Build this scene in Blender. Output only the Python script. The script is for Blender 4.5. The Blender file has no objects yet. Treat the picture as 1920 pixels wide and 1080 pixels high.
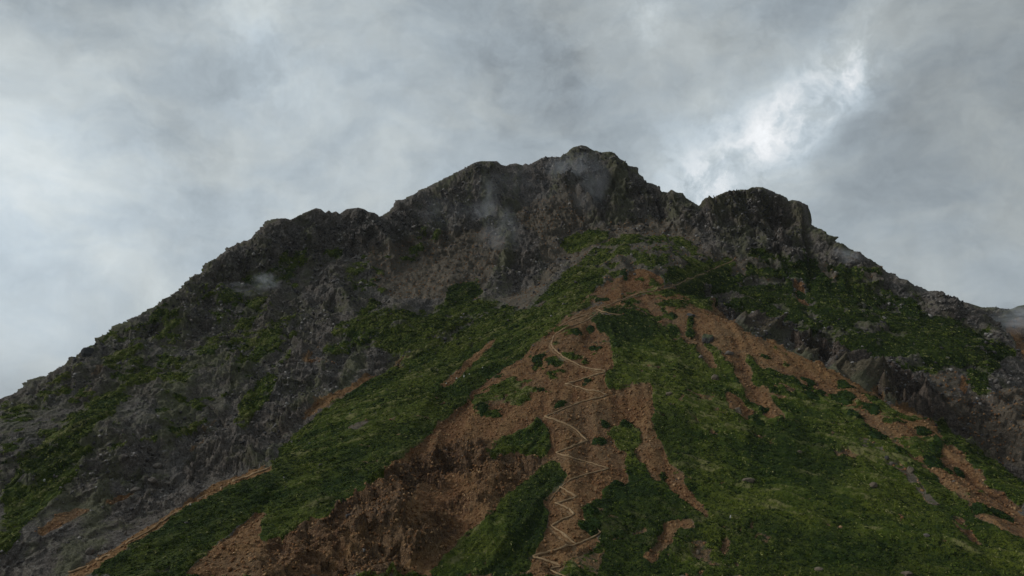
import bpy, math, random
import numpy as np
from mathutils import Vector

# ------------------------------------------------------------------ camera
scene = bpy.context.scene
PITCH = math.radians(8.61)
FPX = 1387.0                      # focal length in photo pixels (1920 wide)
cam_data = bpy.data.cameras.new("camera")
cam_data.sensor_width = 36.0
cam_data.lens = 36.0 * FPX / 1920.0
cam_data.clip_start = 0.5
cam_data.clip_end = 40000.0
cam = bpy.data.objects.new("camera", cam_data)
cam.location = (0, 0, 0)
cam.rotation_euler = (math.pi / 2 + PITCH, 0, 0)
scene.collection.objects.link(cam)
scene.camera = cam
scene.render.engine = 'CYCLES'
scene.view_settings.view_transform = 'Standard'
scene.view_settings.look = 'None'
scene.view_settings.gamma = 1.0
scene.view_settings.exposure = EXPOSURE = 0.18
scene.cycles.volume_step_rate = 1.0
scene.cycles.max_bounces = 6
scene.cycles.volume_bounces = 1

# ------------------------------------------------------------------ sun behind the overcast
SUN_ELEV, SUN_AZ = math.radians(30), math.radians(-88)      # azimuth clockwise from +y, so the light comes from the left
sun_data = bpy.data.lights.new("sun", 'SUN')
sun_data.energy = 1.45
sun_data.angle = math.radians(11)
sun_data.color = (1.0, 0.97, 0.92)
sun = bpy.data.objects.new("sun", sun_data)
scene.collection.objects.link(sun)
sdir = Vector((math.sin(SUN_AZ) * math.cos(SUN_ELEV), math.cos(SUN_AZ) * math.cos(SUN_ELEV), math.sin(SUN_ELEV)))
sun.rotation_euler = sdir.to_track_quat('Z', 'Y').to_euler()

# sky layout: soft lighter and darker masses of cloud (photo-pixel bearing, radius, strength, warp)
CLOUD_A, CLOUD_B, CLOUD_C, CLOUD_BASE = 0.22, 0.36, 0.22, 0.46
SIDE_LO, SIDE_HI = 0.72, 1.22
BACK_LO = 0.58      # unseen sky behind the viewer, dimmed to darken the mountain
CLOUD_BLOBS = [
    (60, 340, 240, 0.15, 0), (30, 170, 130, 0.07, 0), (150, 40, 260, -0.14, 0), (490, 90, 110, 0.08, 1),
    (330, 300, 120, -0.04, 1), (700, 330, 260, 0.04, 0), (900, 60, 300, -0.05, 0), (1030, 110, 120, -0.07, 1),
    (1190, 45, 60, 0.13, 1), (1600, 125, 52, 0.21, 1), (1565, 160, 58, 0.16, 1), (1500, 205, 58, 0.18, 1), (1445, 245, 62, 0.18, 1),
    (1510, 200, 140, 0.09, 0), (1350, 290, 110, 0.15, 1), (1310, 350, 60, 0.19, 1), (1660, 50, 60, 0.16, 1),
    (1800, 150, 190, -0.05, 0), (1780, 380, 260, -0.05, 0), (1650, 240, 80, -0.04, 1),
    (1900, 20, 150, -0.04, 0), (1850, 520, 120, 0.04, 0), (1450, 90, 110, -0.06, 1),
]
QUAL = 1.0
# ground colours (true reflectance)
ROCK_A, ROCK_B, ROCK_C = (.122, .110, .099), (.112, .092, .076), (.158, .138, .114)
LICHEN = (.100, .108, .050)
SCREE_A, SCREE_B, SCREE_C = (.165, .080, .035), (.235, .133, .059), (.165, .112, .064)
SCREE_PALE, SCREE_DARK = (.35, .225, .12), (.070, .034, .015)
GREY_A, GREY_B = (.108, .092, .070), (.150, .126, .095)
OCHRE_A, OCHRE_B = (.19, .10, .038), (.29, .175, .08)
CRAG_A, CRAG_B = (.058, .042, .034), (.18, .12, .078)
GREEN_A, GREEN_B = (.020, .040, .005), (.068, .095, .010)
GREEN_C, GREEN_D, STRAW = (.011, .023, .005), (.110, .130, .015), (.24, .22, .095)
ROCK_DARK2 = (.055, .052, .054)
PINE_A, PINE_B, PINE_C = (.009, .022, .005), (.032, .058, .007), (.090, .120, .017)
GRASS_A, GRASS_B, GRASS_C = (.055, .085, .009), (.125, .145, .020), (.26, .25, .10)
PATH_A, PATH_B, PATH_C = (.27, .18, .10), (.33, .23, .13), (.40, .29, .175)
PALE_A, PALE_B = (.15, .14, .125), (.30, .29, .26)
ROCK_PALE, ROCK_DARK = (.31, .295, .275), (.028, .027, .029)
HAZE = 0.000028

# ------------------------------------------------------------------ world: Nishita sky under a layer of cloud
class NT:
    def __init__(s, tree):
        s.t = tree; s.n = tree.nodes; s.l = tree.links
    def new(s, kind, **kw):
        n = s.n.new(kind)
        for k, v in kw.items(): setattr(n, k, v)
        return n
    def put(s, sock, v):
        if hasattr(v, 'is_output') or isinstance(v, bpy.types.NodeSocket): s.l.new(v, sock)
        elif isinstance(v, (tuple, list)) and len(v) == 3 and sock.type == 'RGBA': sock.default_value = (*v, 1)
        else: sock.default_value = v
    def m(s, op, a, b=None, c=None, clamp=False):
        n = s.new('ShaderNodeMath', operation=op); n.use_clamp = clamp
        s.put(n.inputs[0], a)
        if b is not None: s.put(n.inputs[1], b)
        if c is not None: s.put(n.inputs[2], c)
        return n.outputs[0]
    def v(s, op, a, b=None, scale=None):
        n = s.new('ShaderNodeVectorMath', operation=op)
        s.put(n.inputs[0], a)
        if b is not None: s.put(n.inputs[1], b)
        if scale is not None: s.put(n.inputs['Scale'], scale)
        return n.outputs['Value'] if op in ('DOT_PRODUCT', 'LENGTH') else n.outputs[0]
    def noise(s, vec, scale, detail=4, rough=.55, dist=0.0, color=False, lac=2.0):
        n = s.new('ShaderNodeTexNoise')
        s.put(n.inputs['Vector'], vec); n.inputs['Scale'].default_value = scale
        n.inputs['Detail'].default_value = detail; n.inputs['Roughness'].default_value = rough
        n.inputs['Distortion'].default_value = dist; n.inputs['Lacunarity'].default_value = lac
        return n.outputs['Color'] if color else n.outputs['Fac']
    def mix(s, f, a, b, blend='MIX'):
        n = s.new('ShaderNodeMix', data_type='RGBA', blend_type=blend)
        n.clamp_factor = True
        s.put(n.inputs[0], f); s.put(n.inputs[6], a); s.put(n.inputs[7], b)
        return n.outputs[2]
    def ramp(s, f, lo, hi, a=0.0, b=1.0, smooth=True):
        n = s.new('ShaderNodeMapRange'); n.interpolation_type = 'SMOOTHSTEP' if smooth else 'LINEAR'
        s.put(n.inputs[0], f); s.put(n.inputs[1], lo); s.put(n.inputs[2], hi); s.put(n.inputs[3], a); s.put(n.inputs[4], b)
        return n.outputs[0]

def px_dir(px, py):
    px = np.asarray(px, float); py = np.asarray(py, float)
    xc = (px - 960.0) / FPX; yc = (540.0 - py) / FPX
    x = np.asarray(xc, float); y = math.cos(PITCH) - yc * math.sin(PITCH); z = math.sin(PITCH) + yc * math.cos(PITCH)
    return x, y * np.ones_like(x), z * np.ones_like(x)

world = bpy.data.worlds.new("World"); scene.world = world; world.use_nodes = True
w = NT(world.node_tree); w.n.clear()
tc = w.new('ShaderNodeTexCoord').outputs['Generated']
d = w.v('NORMALIZE', tc)
# cloud deck: directions warped by slow turbulence, drawn out along the wind
warp = w.v('SUBTRACT', w.noise(d, 4.0, 3, .5, color=True), (0.5, 0.5, 0.5))
fine_w = w.v('SUBTRACT', w.noise(d, 13.0, 5, .6, color=True), (0.5, 0.5, 0.5))
dw = w.v('ADD', w.v('ADD', d, w.v('SCALE', warp, scale=0.13)), w.v('SCALE', fine_w, scale=0.035))
dw2 = w.v('ADD', w.v('ADD', d, w.v('SCALE', warp, scale=0.06)), w.v('SCALE', fine_w, scale=0.075))
map1 = w.new('ShaderNodeMapping'); map1.vector_type = 'POINT'
map1.inputs['Rotation'].default_value = (0.0, math.radians(38), 0.0)
map1.inputs['Scale'].default_value = (0.75, 1.0, 1.7)
w.l.new(dw, map1.inputs['Vector'])
n1 = w.noise(map1.outputs[0], 2.4, 7, .5)
n2 = w.noise(map1.outputs[0], 6.0, 9, .60)
n3 = w.noise(dw2, 19.0, 8, .62)
rag = w.ramp(w.noise(dw2, 11.0, 8, .62), .36, .62, .25, 1.7)
base = w.m('ADD', w.m('MULTIPLY', w.m('SUBTRACT', n1, .5), CLOUD_A), w.m('MULTIPLY', w.m('SUBTRACT', n2, .5), CLOUD_B))
base = w.m('ADD', base, w.m('MULTIPLY', w.m('SUBTRACT', n3, .5), CLOUD_C))
lum = w.m('ADD', base, CLOUD_BASE)
for px, py, rad, amp, src in CLOUD_BLOBS:
    x, y, z = px_dir(px, py); L = math.sqrt(float(x)**2 + float(y)**2 + float(z)**2)
    c = (float(x)/L, float(y)/L, float(z)/L)
    k = 1.0 / (rad / 1387.0) ** 2
    dist = w.v('LENGTH', w.v('SUBTRACT', (dw2 if src else dw), c))
    g = w.m('EXPONENT', w.m('MULTIPLY', w.m('MULTIPLY', dist, dist), -k))
    if src: g = w.m('MULTIPLY', g, rag)
    lum = w.m('ADD', lum, w.m('MULTIPLY', g, amp))
lum = w.m('MAXIMUM', lum, 0.1)
# brighter towards the hidden sun on the left and overhead, dimmed to the right and behind to shade the mountain
side = w.v('DOT_PRODUCT', d, (-0.80, -0.25, 0.35))
light_side = w.ramp(side, -0.95, 1.0, SIDE_LO, SIDE_HI, False)
back = w.v('DOT_PRODUCT', d, (0.25, -0.93, 0.25))
light_side = w.m('MULTIPLY', light_side, w.ramp(back, -0.75, 0.45, 1.0, BACK_LO, True))
tint = w.mix(w.ramp(n2, .35, .68), (0.85, 0.985, 1.09), (0.91, 1.0, 1.03))
tint = w.mix(w.ramp(lum, .55, .95), tint, (0.97, 1.0, 1.03))
col = w.v('SCALE', tint, scale=w.m('MULTIPLY', lum, light_side))
sky = w.new('ShaderNodeTexSky', sky_type='NISHITA')
sky.sun_disc = False; sky.sun_elevation = SUN_ELEV; sky.sun_rotation = SUN_AZ
sky.altitude = 2700
thin = w.m('MULTIPLY', w.ramp(n1, .52, .30), 0.03)
both = w.mix(w.m('SUBTRACT', 1.0, thin), sky.outputs[0], w.v('SCALE', col, scale=10.0))
bg = w.new('ShaderNodeBackground'); w.l.new(both, bg.inputs[0]); bg.inputs[1].default_value = 0.1
out = w.new('ShaderNodeOutputWorld'); w.l.new(bg.outputs[0], out.inputs[0])

# ------------------------------------------------------------------ materials
def material(name):
    m = bpy.data.materials.new(name); m.use_nodes = True; t = NT(m.node_tree); t.n.clear()
    o = t.new('ShaderNodeOutputMaterial'); b = t.new('ShaderNodeBsdfPrincipled')
    t.l.new(b.outputs[0], o.inputs[0]); b.inputs['Roughness'].default_value = .95
    b.inputs['Specular IOR Level'].default_value = .15
    return m, t, b
def A(t, name):
    return t.new('ShaderNodeAttribute', attribute_name=name).outputs['Fac']

mat_mountain, t, b = material("mountain_ground")
pos = t.new('ShaderNodeNewGeometry').outputs['Position']
nA = t.noise(pos, .035, 5, .6); nB = t.noise(pos, .16, 5, .65); nC = t.noise(pos, .8, 4, .7); nD = t.noise(pos, 2.5, 2, .6)
fine = t.m('ADD', t.m('MULTIPLY', nC, .6), t.m('MULTIPLY', nD, .4))
lfr = t.m('MULTIPLY', A(t, 'lf'), .10); lmr = t.m('MULTIPLY', A(t, 'lm'), .10)
sr = t.m('ADD', t.m('ADD', nB, lfr), lmr)
# rock: grey andesite, mauve and brown stains, pale broken faces
rock = t.mix(t.ramp(nA, .35, .65), ROCK_A, ROCK_B)
rock = t.mix(t.ramp(sr, .42, .75), rock, ROCK_C)
rock = t.mix(t.m('MULTIPLY', t.ramp(fine, .50, .66), .8), rock, ROCK_PALE)
rock = t.mix(t.m('MULTIPLY', t.ramp(fine, .50, .36), .85), rock, ROCK_DARK)
lich = t.m('MULTIPLY', t.ramp(t.m('ADD', t.m('ADD', t.noise(pos, .07, 6, .75), lmr), t.m('MULTIPLY', t.m('SUBTRACT', fine, .5), .6)), .48, .62), .6)
rock = t.mix(lich, rock, LICHEN)
# scree: red volcanic gravel, streaked down the fall line
scr = t.mix(t.ramp(sr, .32, .68), SCREE_A, SCREE_B)
scr = t.mix(t.m('MULTIPLY', t.ramp(nA, .48, .62), .6), scr, SCREE_C)
scr = t.mix(t.m('MULTIPLY', t.ramp(fine, .50, .64), .65), scr, SCREE_PALE)
scr = t.mix(t.m('MULTIPLY', t.ramp(fine, .50, .39), .75), scr, SCREE_DARK)
rock = t.mix(t.m('MULTIPLY', t.m('MULTIPLY', A(t, 'sparse'), .75), t.ramp(t.m('ADD', nB, edge0 := t.m('MULTIPLY', t.m('SUBTRACT', fine, .5), .8)), .38, .62)), rock, (.085, .105, .030))
gry = t.mix(t.ramp(sr, .35, .7), GREY_A, GREY_B)
gry = t.mix(t.m('MULTIPLY', t.ramp(fine, .52, .7), .6), gry, ROCK_PALE)
och = t.mix(t.ramp(fine, .4, .65), OCHRE_A, OCHRE_B)
sg_ = t.m('ADD', nB, t.m('ADD', t.m('MULTIPLY', A(t, 'lv'), .07), t.m('MULTIPLY', A(t, 'lw'), .09)))
grn = t.mix(t.ramp(sg_, .38, .68), GREEN_A, GREEN_B)
grn = t.mix(t.ramp(nA, .40, .62), grn, t.mix(t.ramp(fine, .35, .6), GREEN_C, GREEN_D))
grn = t.mix(t.m('MULTIPLY', t.ramp(sg_, .60, .80), .65), grn, STRAW)
grn = t.mix(t.m('MULTIPLY', A(t, 'pine_shade'), .8), grn, t.mix(t.ramp(fine, .42, .66), GREEN_C, GREEN_A))  # darker green for thickets and for shade painted on the right flank
edge = t.m('MULTIPLY', t.m('SUBTRACT', fine, .5), .9)
def soft(name, lo=.30, hi=.62):
    return t.ramp(t.m('ADD', A(t, name), edge), lo, hi)
col = t.mix(soft('grey'), rock, gry)
col = t.mix(soft('scree'), col, scr)
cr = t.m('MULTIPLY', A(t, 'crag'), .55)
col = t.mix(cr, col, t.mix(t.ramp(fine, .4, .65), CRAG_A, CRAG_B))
col = t.mix(t.m('MULTIPLY', soft('ochre', .25, .8), .85), col, och)
col = t.mix(soft('scrub'), col, grn)
col = t.mix(t.m('MULTIPLY', t.ramp(t.m('ADD', A(t, 'worn'), edge), .2, .9), .8), col, t.mix(t.ramp(nC, .4, .65), PATH_A, PATH_B))
t.l.new(col, b.inputs['Base Color'])
bump = t.new('ShaderNodeBump'); bump.inputs['Strength'].default_value = 1.0; bump.inputs['Distance'].default_value = 1.5
t.l.new(t.m('ADD', nC, t.m('MULTIPLY', nD, .35)), bump.inputs['Height']); t.l.new(bump.outputs[0], b.inputs['Normal'])

def simple_mat(name, pairs, scale=(.16, .8), tone=.5):
    """colour from two ground-scale noises and a value per piece"""
    m, t, b = material(name)
    pos = t.new('ShaderNodeNewGeometry').outputs['Position']
    a = t.noise(pos, scale[0], 5, .65); c = t.noise(pos, scale[1], 3, .65); r = A(t, 'rnd')
    f = t.m('ADD', t.m('MULTIPLY', a, .6), t.m('MULTIPLY', r, .4))
    col = t.mix(t.ramp(f, .3, .75), pairs[0], pairs[1])
    col = t.mix(t.ramp(t.m('ADD', t.m('MULTIPLY', c, .55), t.m('MULTIPLY', r, .45)), .55, .8), col, pairs[2])
    t.l.new(col, b.inputs['Base Color'])
    return m
mat_pine = simple_mat("pine_needles", [PINE_A, PINE_B, PINE_C], (.05, .5))
mat_grass = simple_mat("grass_blades", [GRASS_A, GRASS_B, GRASS_C], (.06, .5))
mat_rock = simple_mat("broken_rock", [ROCK_DARK2, ROCK_A, ROCK_PALE], (.2, .9))
mat_stone = simple_mat("scree_stone", [SCREE_A, SCREE_B, SCREE_PALE], (.2, .9))
mat_path = simple_mat("trodden_path", [PATH_A, PATH_B, PATH_C], (.3, 1.5))
mat_pale = simple_mat("pale_rock", [ROCK_B, PALE_A, PALE_B], (.5, 2.0))
mat_greyrock = simple_mat("grey_rock", [(.050, .048, .046), (.090, .087, .084), (.22, .22, .215)], (.4, 1.5))
mat_darkrock = simple_mat("dark_rock", [(.035, .036, .038), (.06, .06, .06), (.10, .10, .095)], (.4, 1.5))
mat_tanrock = simple_mat("tan_rock", [(.10, .08, .06), (.17, .14, .10), (.25, .22, .17)], (.4, 1.5))
mat_white = simple_mat("white_stone", [(.40, .40, .36), (.55, .55, .50), (.65, .65, .6)], (.4, 1.5))
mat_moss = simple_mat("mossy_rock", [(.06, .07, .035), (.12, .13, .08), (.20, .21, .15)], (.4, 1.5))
mat_valley = simple_mat("forest_far_below", [(.03, .045, .02), (.04, .06, .025), (.06, .075, .03)], (.004, .03))

# ------------------------------------------------------------------ terrain: a survey of the mountain
# every survey point is (bearing as photo column, height angle as photo row, horizontal distance in metres)
def survey(px, py, r):
    x, y, z = px_dir(px, py)
    h = np.sqrt(x * x + y * y)
    return x / h * r, y / h * r, z / h * r

SKY = [(-700,1010,470),(-450,950,470),(-200,850,475),(-80,790,480),(0,750,490),(40,735,490),(60,722,495),(100,700,500),(120,685,500),(140,666,505),(157,655,505),(178,643,510),(200,631,515),(225,615,520),
 (245,604,525),(262,592,530),(285,576,535),(302,563,540),(315,556,543),(322,552,545),(340,540,550),(360,520,555),(367,514,556),(375,514,558),(385,502,560),(389,495,562),(402,485,565),(407,487,566),
 (415,477,570),(430,466,575),(460,454,580),(477,444,583),(490,432,586),(507,420,590),(522,410,592),(535,409,594),(545,412,596),(565,402,600),(577,396,603),(592,390,605),(602,392,606),(610,399,607),
 (617,394,608),(622,399,609),(630,396,610),(637,401,611),(650,392,612),(672,389,613),(682,392,614),(690,397,615),(702,399,616),(710,406,618),(717,405,620),(735,395,622),(746,376,622),(760,374,624),
 (785,360,628),(810,349,632),(835,337,636),(855,325,640),(877,312,643),(892,304,645),(902,302,646),(932,302,648),(940,309,650),(950,311,650),(955,308,650),(967,306,650),(980,310,650),(985,306,650),
 (991,309,650),(1005,301,650),(1020,295,648),(1045,294,646),(1056,295,645),(1061,289,644),(1070,286,643),(1080,276,642),(1090,272,640),(1098,274,640),(1110,281,638),(1125,286,636),(1142,284,634),
 (1152,287,632),(1160,298,630),(1170,301,628),(1177,310,626),(1189,315,624),(1196,327,622),(1204,331,620),(1210,341,618),(1222,344,616),(1232,350,614),(1236,359,612),(1250,361,610),(1260,355,608),
 (1267,361,606),(1277,362,606),(1281,371,606),(1292,376,606),(1310,386,606),(1325,371,604),(1347,367,602),(1352,368,602),(1367,359,600),(1390,355,598),(1405,356,597),(1417,350,596),(1430,351,594),
 (1445,360,592),(1460,367,590),(1470,378,588),(1482,375,586),(1495,377,584),(1504,386,580),(1507,402,577),(1511,421,574),(1532,431,572),(1542,441,570),(1552,447,570),(1560,454,570),(1577,457,568),
 (1587,467,566),(1600,471,565),(1612,472,564),(1622,483,562),(1640,494,560),(1650,502,560),(1658,512,560),(1665,512,560),(1680,522,560),(1695,525,560),(1715,536,560),(1737,546,560),(1750,545,560),
 (1762,546,560),(1772,554,570),(1785,559,590),(1810,566,620),(1840,576,640),(1865,577,650),(1885,579,660),(1905,583,660),(1920,588,660),(2000,610,660),(2150,660,650),(2400,740,640),(2700,820,640)]

CTRL = [
 # near spur, crest and trail
 (1060,1080,228),(1040,1000,252),(1085,975,258),(1110,885,290),(1060,850,304),(1040,785,328),(1130,730,352),(1050,640,398),(1100,592,425),(1170,562,452),
 (1250,532,488),(1290,505,515),(1350,492,540),(1210,490,505),(1210,640,398),(1200,800,325),(1220,900,287),(1220,1000,254),
 # foot of the summit cliffs
 (1150,412,585),(1060,440,578),(1230,420,580),(1300,440,575),(1380,468,560),(1450,455,562),(1520,470,560),(1600,500,558),
 (1100,470,545),(1200,455,545),(1150,510,500),(1080,530,490),(1020,560,478),
 # summit face
 (1090,330,612),(1090,380,598),(1000,350,622),(930,350,628),(850,360,625),(980,420,592),(920,430,590),(820,430,600),(750,430,600),(680,430,600),
 (970,450,572),(960,530,543),(1010,520,545),(900,545,528),(1030,480,560),(840,500,560),(760,520,555),(700,520,550),(620,440,596),(540,450,585),
 (1180,350,608),(1230,390,600),(1400,380,588),(1400,430,574),(1480,400,578),(1330,410,588),(1310,400,596),
 # left rock flank
 (620,520,545),(500,500,565),(450,520,556),(400,600,515),(300,620,515),(480,620,498),(560,590,508),(220,700,468),(300,720,455),(400,700,462),(100,760,455),(30,800,432),
 (150,830,405),(250,820,405),(350,800,412),(430,780,418),(520,740,430),(600,700,440),(680,640,462),(0,880,398),(60,930,380),(0,1000,352),(100,1040,336),(170,1000,345),
 (260,960,358),(340,920,366),(420,870,382),(470,840,392),(530,800,404),(600,755,415),(-150,1080,330),(-200,950,385),(-500,1100,360),
 # gully floor behind the green ramp (out of sight)
 (90,1150,292),(170,1092,300),(240,1040,314),(400,952,338),(500,895,360),
 # green ramp, crest then face
 (120,1095,250),(240,1021,276),(330,965,295),(400,928,312),(510,874,338),(600,796,372),(680,745,402),(760,695,432),(850,630,458),(900,590,480),
 (200,1080,248),(400,1080,228),(400,1000,262),(550,900,300),(500,980,262),(650,850,318),(650,900,290),(750,780,350),(800,700,398),(870,720,376),(900,640,440),(960,620,440),
 (790,825,318),(860,765,350),(980,665,398),(1000,640,410),(700,890,288),
 # red gully
 (550,1000,250),(450,1060,228),(600,1080,226),(640,960,264),(720,930,274),(760,960,262),(820,860,302),(820,930,276),(780,1000,250),(700,1040,236),(900,900,287),(960,890,290),
 (920,790,332),(1000,740,352),(900,860,302),(1000,700,376),(760,1075,230),
 # green rib
 (1030,880,291),(1000,960,262),(920,1000,248),(850,1060,232),(980,1070,231),(985,820,315),(1020,790,324),(860,1030,240),
 # right flank of the spur
 (1300,1080,226),(1450,1080,228),(1600,1080,232),(1750,1080,238),(1920,1080,246),(1300,900,287),(1300,800,325),(1300,700,368),(1300,620,415),(1280,570,455),
 (1450,980,258),(1450,880,296),(1450,780,338),(1400,700,375),(1600,980,263),(1600,900,290),(1600,820,325),(1750,980,270),(1750,900,302),(1860,980,275),
 (1550,750,362),(1700,830,330),
 # right edge of the spur, then the gully behind it (out of sight), then its far wall
 (1325,568,472),(1400,617,440),(1500,665,415),(1600,716,395),(1700,775,368),(1780,822,350),(1850,867,334),(1920,912,320),(2100,1010,300),(2400,1150,280),
 (1330,600,488),(1410,660,462),(1510,712,440),(1610,760,422),(1710,815,400),(1790,862,384),(1860,905,370),(1930,950,358),(2120,1050,340),
 (1380,565,508),(1450,575,510),(1500,615,485),(1600,650,474),(1700,705,460),(1780,760,442),(1850,820,425),(1920,880,408),(2100,960,400),
 (1340,535,520),(1450,520,540),(1560,560,525),(1650,570,530),(1700,620,505),(1780,660,485),(1850,720,465),(1920,780,448),(1760,590,535),(1850,620,540),(1920,660,530),
 (1550,500,550),(1640,530,548),(1720,560,548),(1830,600,600),(1900,620,610),(2100,740,560),(2400,900,520)]

def build_field():
    P = []
    for px, py, r in CTRL:
        P.append([float(v) for v in survey(px, py, r)])
    for i, (px, py, r) in enumerate(SKY):
        if i % 2 and not (px < 0 or px > 1920): continue
        x, y, z = [float(v) for v in survey(px, py, r)]
        P.append([x, y, z - 1.0])
        if i % 6 == 0:
            for dr, dz in ((45, 30), (160, 150)):
                P.append([x * (r + dr) / r, y * (r + dr) / r, z - dz])
    # the ground between the viewpoint and the saddle
    for az in (-75, -45, -20, 0, 20, 45, 75, 110, -110, 150, -150):
        for r, z in ((4, -1.9), (60, -17), (130, -34)):
            a = math.radians(az); s = 1 + 0.5 * abs(math.sin(a))
            if abs(az) > 80: s *= 0.6
            P.append([math.sin(a) * r, math.cos(a) * r, -1.7 + (z + 1.7) * s])
    P = np.array(P)
    c = P[:, :2] / 100.0; n = len(c)
    def phi(d2): return 0.5 * d2 * np.log(d2 + 1e-9)
    A = phi(((c[:, None] - c[None]) ** 2).sum(-1)) + np.eye(n) * 0.0015
    Q = np.hstack([np.ones((n, 1)), c])
    M = np.block([[A, Q], [Q.T, np.zeros((3, 3))]])
    sol = np.linalg.solve(M, np.concatenate([P[:, 2], np.zeros(3)]))
    xs = np.arange(GX0, GX1 + 1e-6, GS); ys = np.arange(GY0, GY1 + 1e-6, GS)
    X, Y = np.meshgrid(xs, ys)
    Z = np.zeros_like(X)
    for j in range(len(ys)):
        q = np.stack([X[j], Y[j]], -1) / 100.0
        Z[j] = phi(((q[:, None] - c[None]) ** 2).sum(-1)) @ sol[:n] + sol[n] + q @ sol[n + 1:]
    return xs, ys, Z

GX0, GX1, GY0, GY1, GS = -760.0, 760.0, -160.0, 940.0, 4.0
def bil(F, x, y):
    fx = np.clip((x - GX0) / GS, 0, F.shape[1] - 1.001); fy = np.clip((y - GY0) / GS, 0, F.shape[0] - 1.001)
    ix = fx.astype(int); iy = fy.astype(int); tx = fx - ix; ty = fy - iy
    return (F[iy, ix] * (1 - tx) + F[iy, ix + 1] * tx) * (1 - ty) + (F[iy + 1, ix] * (1 - tx) + F[iy + 1, ix + 1] * tx) * ty
def upsample(F, k):
    """bicubic (Catmull-Rom) refinement so that the coarse grid leaves no facets"""
    def up1(A):
        n = A.shape[0]; t = np.arange((n - 1) * k + 1) / k; i = np.minimum(t.astype(int), n - 2); f = (t - i)[:, None]
        g = lambda j: A[np.clip(i + j, 0, n - 1)]
        p0, p1, p2, p3 = g(-1), g(0), g(1), g(2)
        return 0.5 * ((2 * p1) + (-p0 + p2) * f + (2 * p0 - 5 * p1 + 4 * p2 - p3) * f * f + (-p0 + 3 * p1 - 3 * p2 + p3) * f ** 3)
    return up1(up1(F).T).T

_rng = np.random.RandomState(7)
_TAB = _rng.rand(64, 64, 64).astype(np.float32) * 2 - 1
def vnoise(x, y, z, seed=0):
    x = x + 13.7 * seed; y = y + 7.3 * seed; z = z + 3.1 * seed
    ix = np.floor(x).astype(np.int64); iy = np.floor(y).astype(np.int64); iz = np.floor(z).astype(np.int64)
    fx = x - ix; fy = y - iy; fz = z - iz
    fx = fx * fx * (3 - 2 * fx); fy = fy * fy * (3 - 2 * fy); fz = fz * fz * (3 - 2 * fz)
    ix &= 63; iy &= 63; iz &= 63; jx = (ix + 1) & 63; jy = (iy + 1) & 63; jz = (iz + 1) & 63
    T = _TAB
    a = T[ix, iy, iz] * (1 - fx) + T[jx, iy, iz] * fx; b = T[ix, jy, iz] * (1 - fx) + T[jx, jy, iz] * fx
    c = T[ix, iy, jz] * (1 - fx) + T[jx, iy, jz] * fx; e = T[ix, jy, jz] * (1 - fx) + T[jx, jy, jz] * fx
    return (a * (1 - fy) + b * fy) * (1 - fz) + (c * (1 - fy) + e * fy) * fz
_ROT = np.array([[0.36, 0.48, -0.8], [-0.8, 0.6, 0.0], [0.48, 0.64, 0.6]])
def rotp(x, y, z):
    return (_ROT[0, 0] * x + _ROT[0, 1] * y + _ROT[0, 2] * z, _ROT[1, 0] * x + _ROT[1, 1] * y + _ROT[1, 2] * z, _ROT[2, 0] * x + _ROT[2, 1] * y + _ROT[2, 2] * z)
def fbm(x, y, z, size, octs, gain=.5, seed=0):
    s = 0; a = 1; t = 0; x, y, z = x / size, y / size, z / size
    for o in range(octs):
        s = s + a * vnoise(x, y, z, seed + o); t += a; a *= gain; x, y, z = rotp(x * 2.03, y * 2.03, z * 2.03)
    return s / t
def ridged(x, y, z, size, octs, gain=.55, seed=0):
    s = 0; a = 1; t = 0; x, y, z = x / size, y / size, z / size; prev = 1.0
    for o in range(octs):
        v = 1 - np.abs(vnoise(x, y, z, seed + o)) * 1.6
        v = np.clip(v, 0, 1) ** 2
        s = s + a * v * prev; prev = np.clip(v * 1.6, 0.25, 1); t += a; a *= gain; x, y, z = rotp(x * 2.1, y * 2.1, z * 2.1)
    return s / t
def blocks(x, y, z, size, seed=0):
    """cellular rock: returns distance to the block edge (0 at cracks) and a random level per block"""
    x, y, z = x / size, y / size, z / size
    ix = np.floor(x - .5).astype(np.int64); iy = np.floor(y - .5).astype(np.int64); iz = np.floor(z - .5).astype(np.int64)
    f1 = np.full(x.shape, 9.0, np.float32); f2 = f1.copy(); lev = np.zeros(x.shape, np.float32)
    for dx in (0, 1):
        for dy in (0, 1):
            for dz in (0, 1):
                cx, cy, cz = ix + dx, iy + dy, iz + dz
                a, b, c = (cx + seed * 5) & 63, cy & 63, cz & 63
                px = cx + .5 + .42 * _TAB[a, b, c]; py = cy + .5 + .42 * _TAB[b, c, a]; pz = cz + .5 + .42 * _TAB[c, a, b]
                dd = (x - px) ** 2 + (y - py) ** 2 + (z - pz) ** 2
                l = _TAB[(a + 31) & 63, (b + 17) & 63, c]
                m = dd < f1
                f2 = np.where(m, f1, np.minimum(f2, dd)); lev = np.where(m, l, lev); f1 = np.where(m, dd, f1)
    return np.sqrt(f2) - np.sqrt(f1), lev

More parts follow.
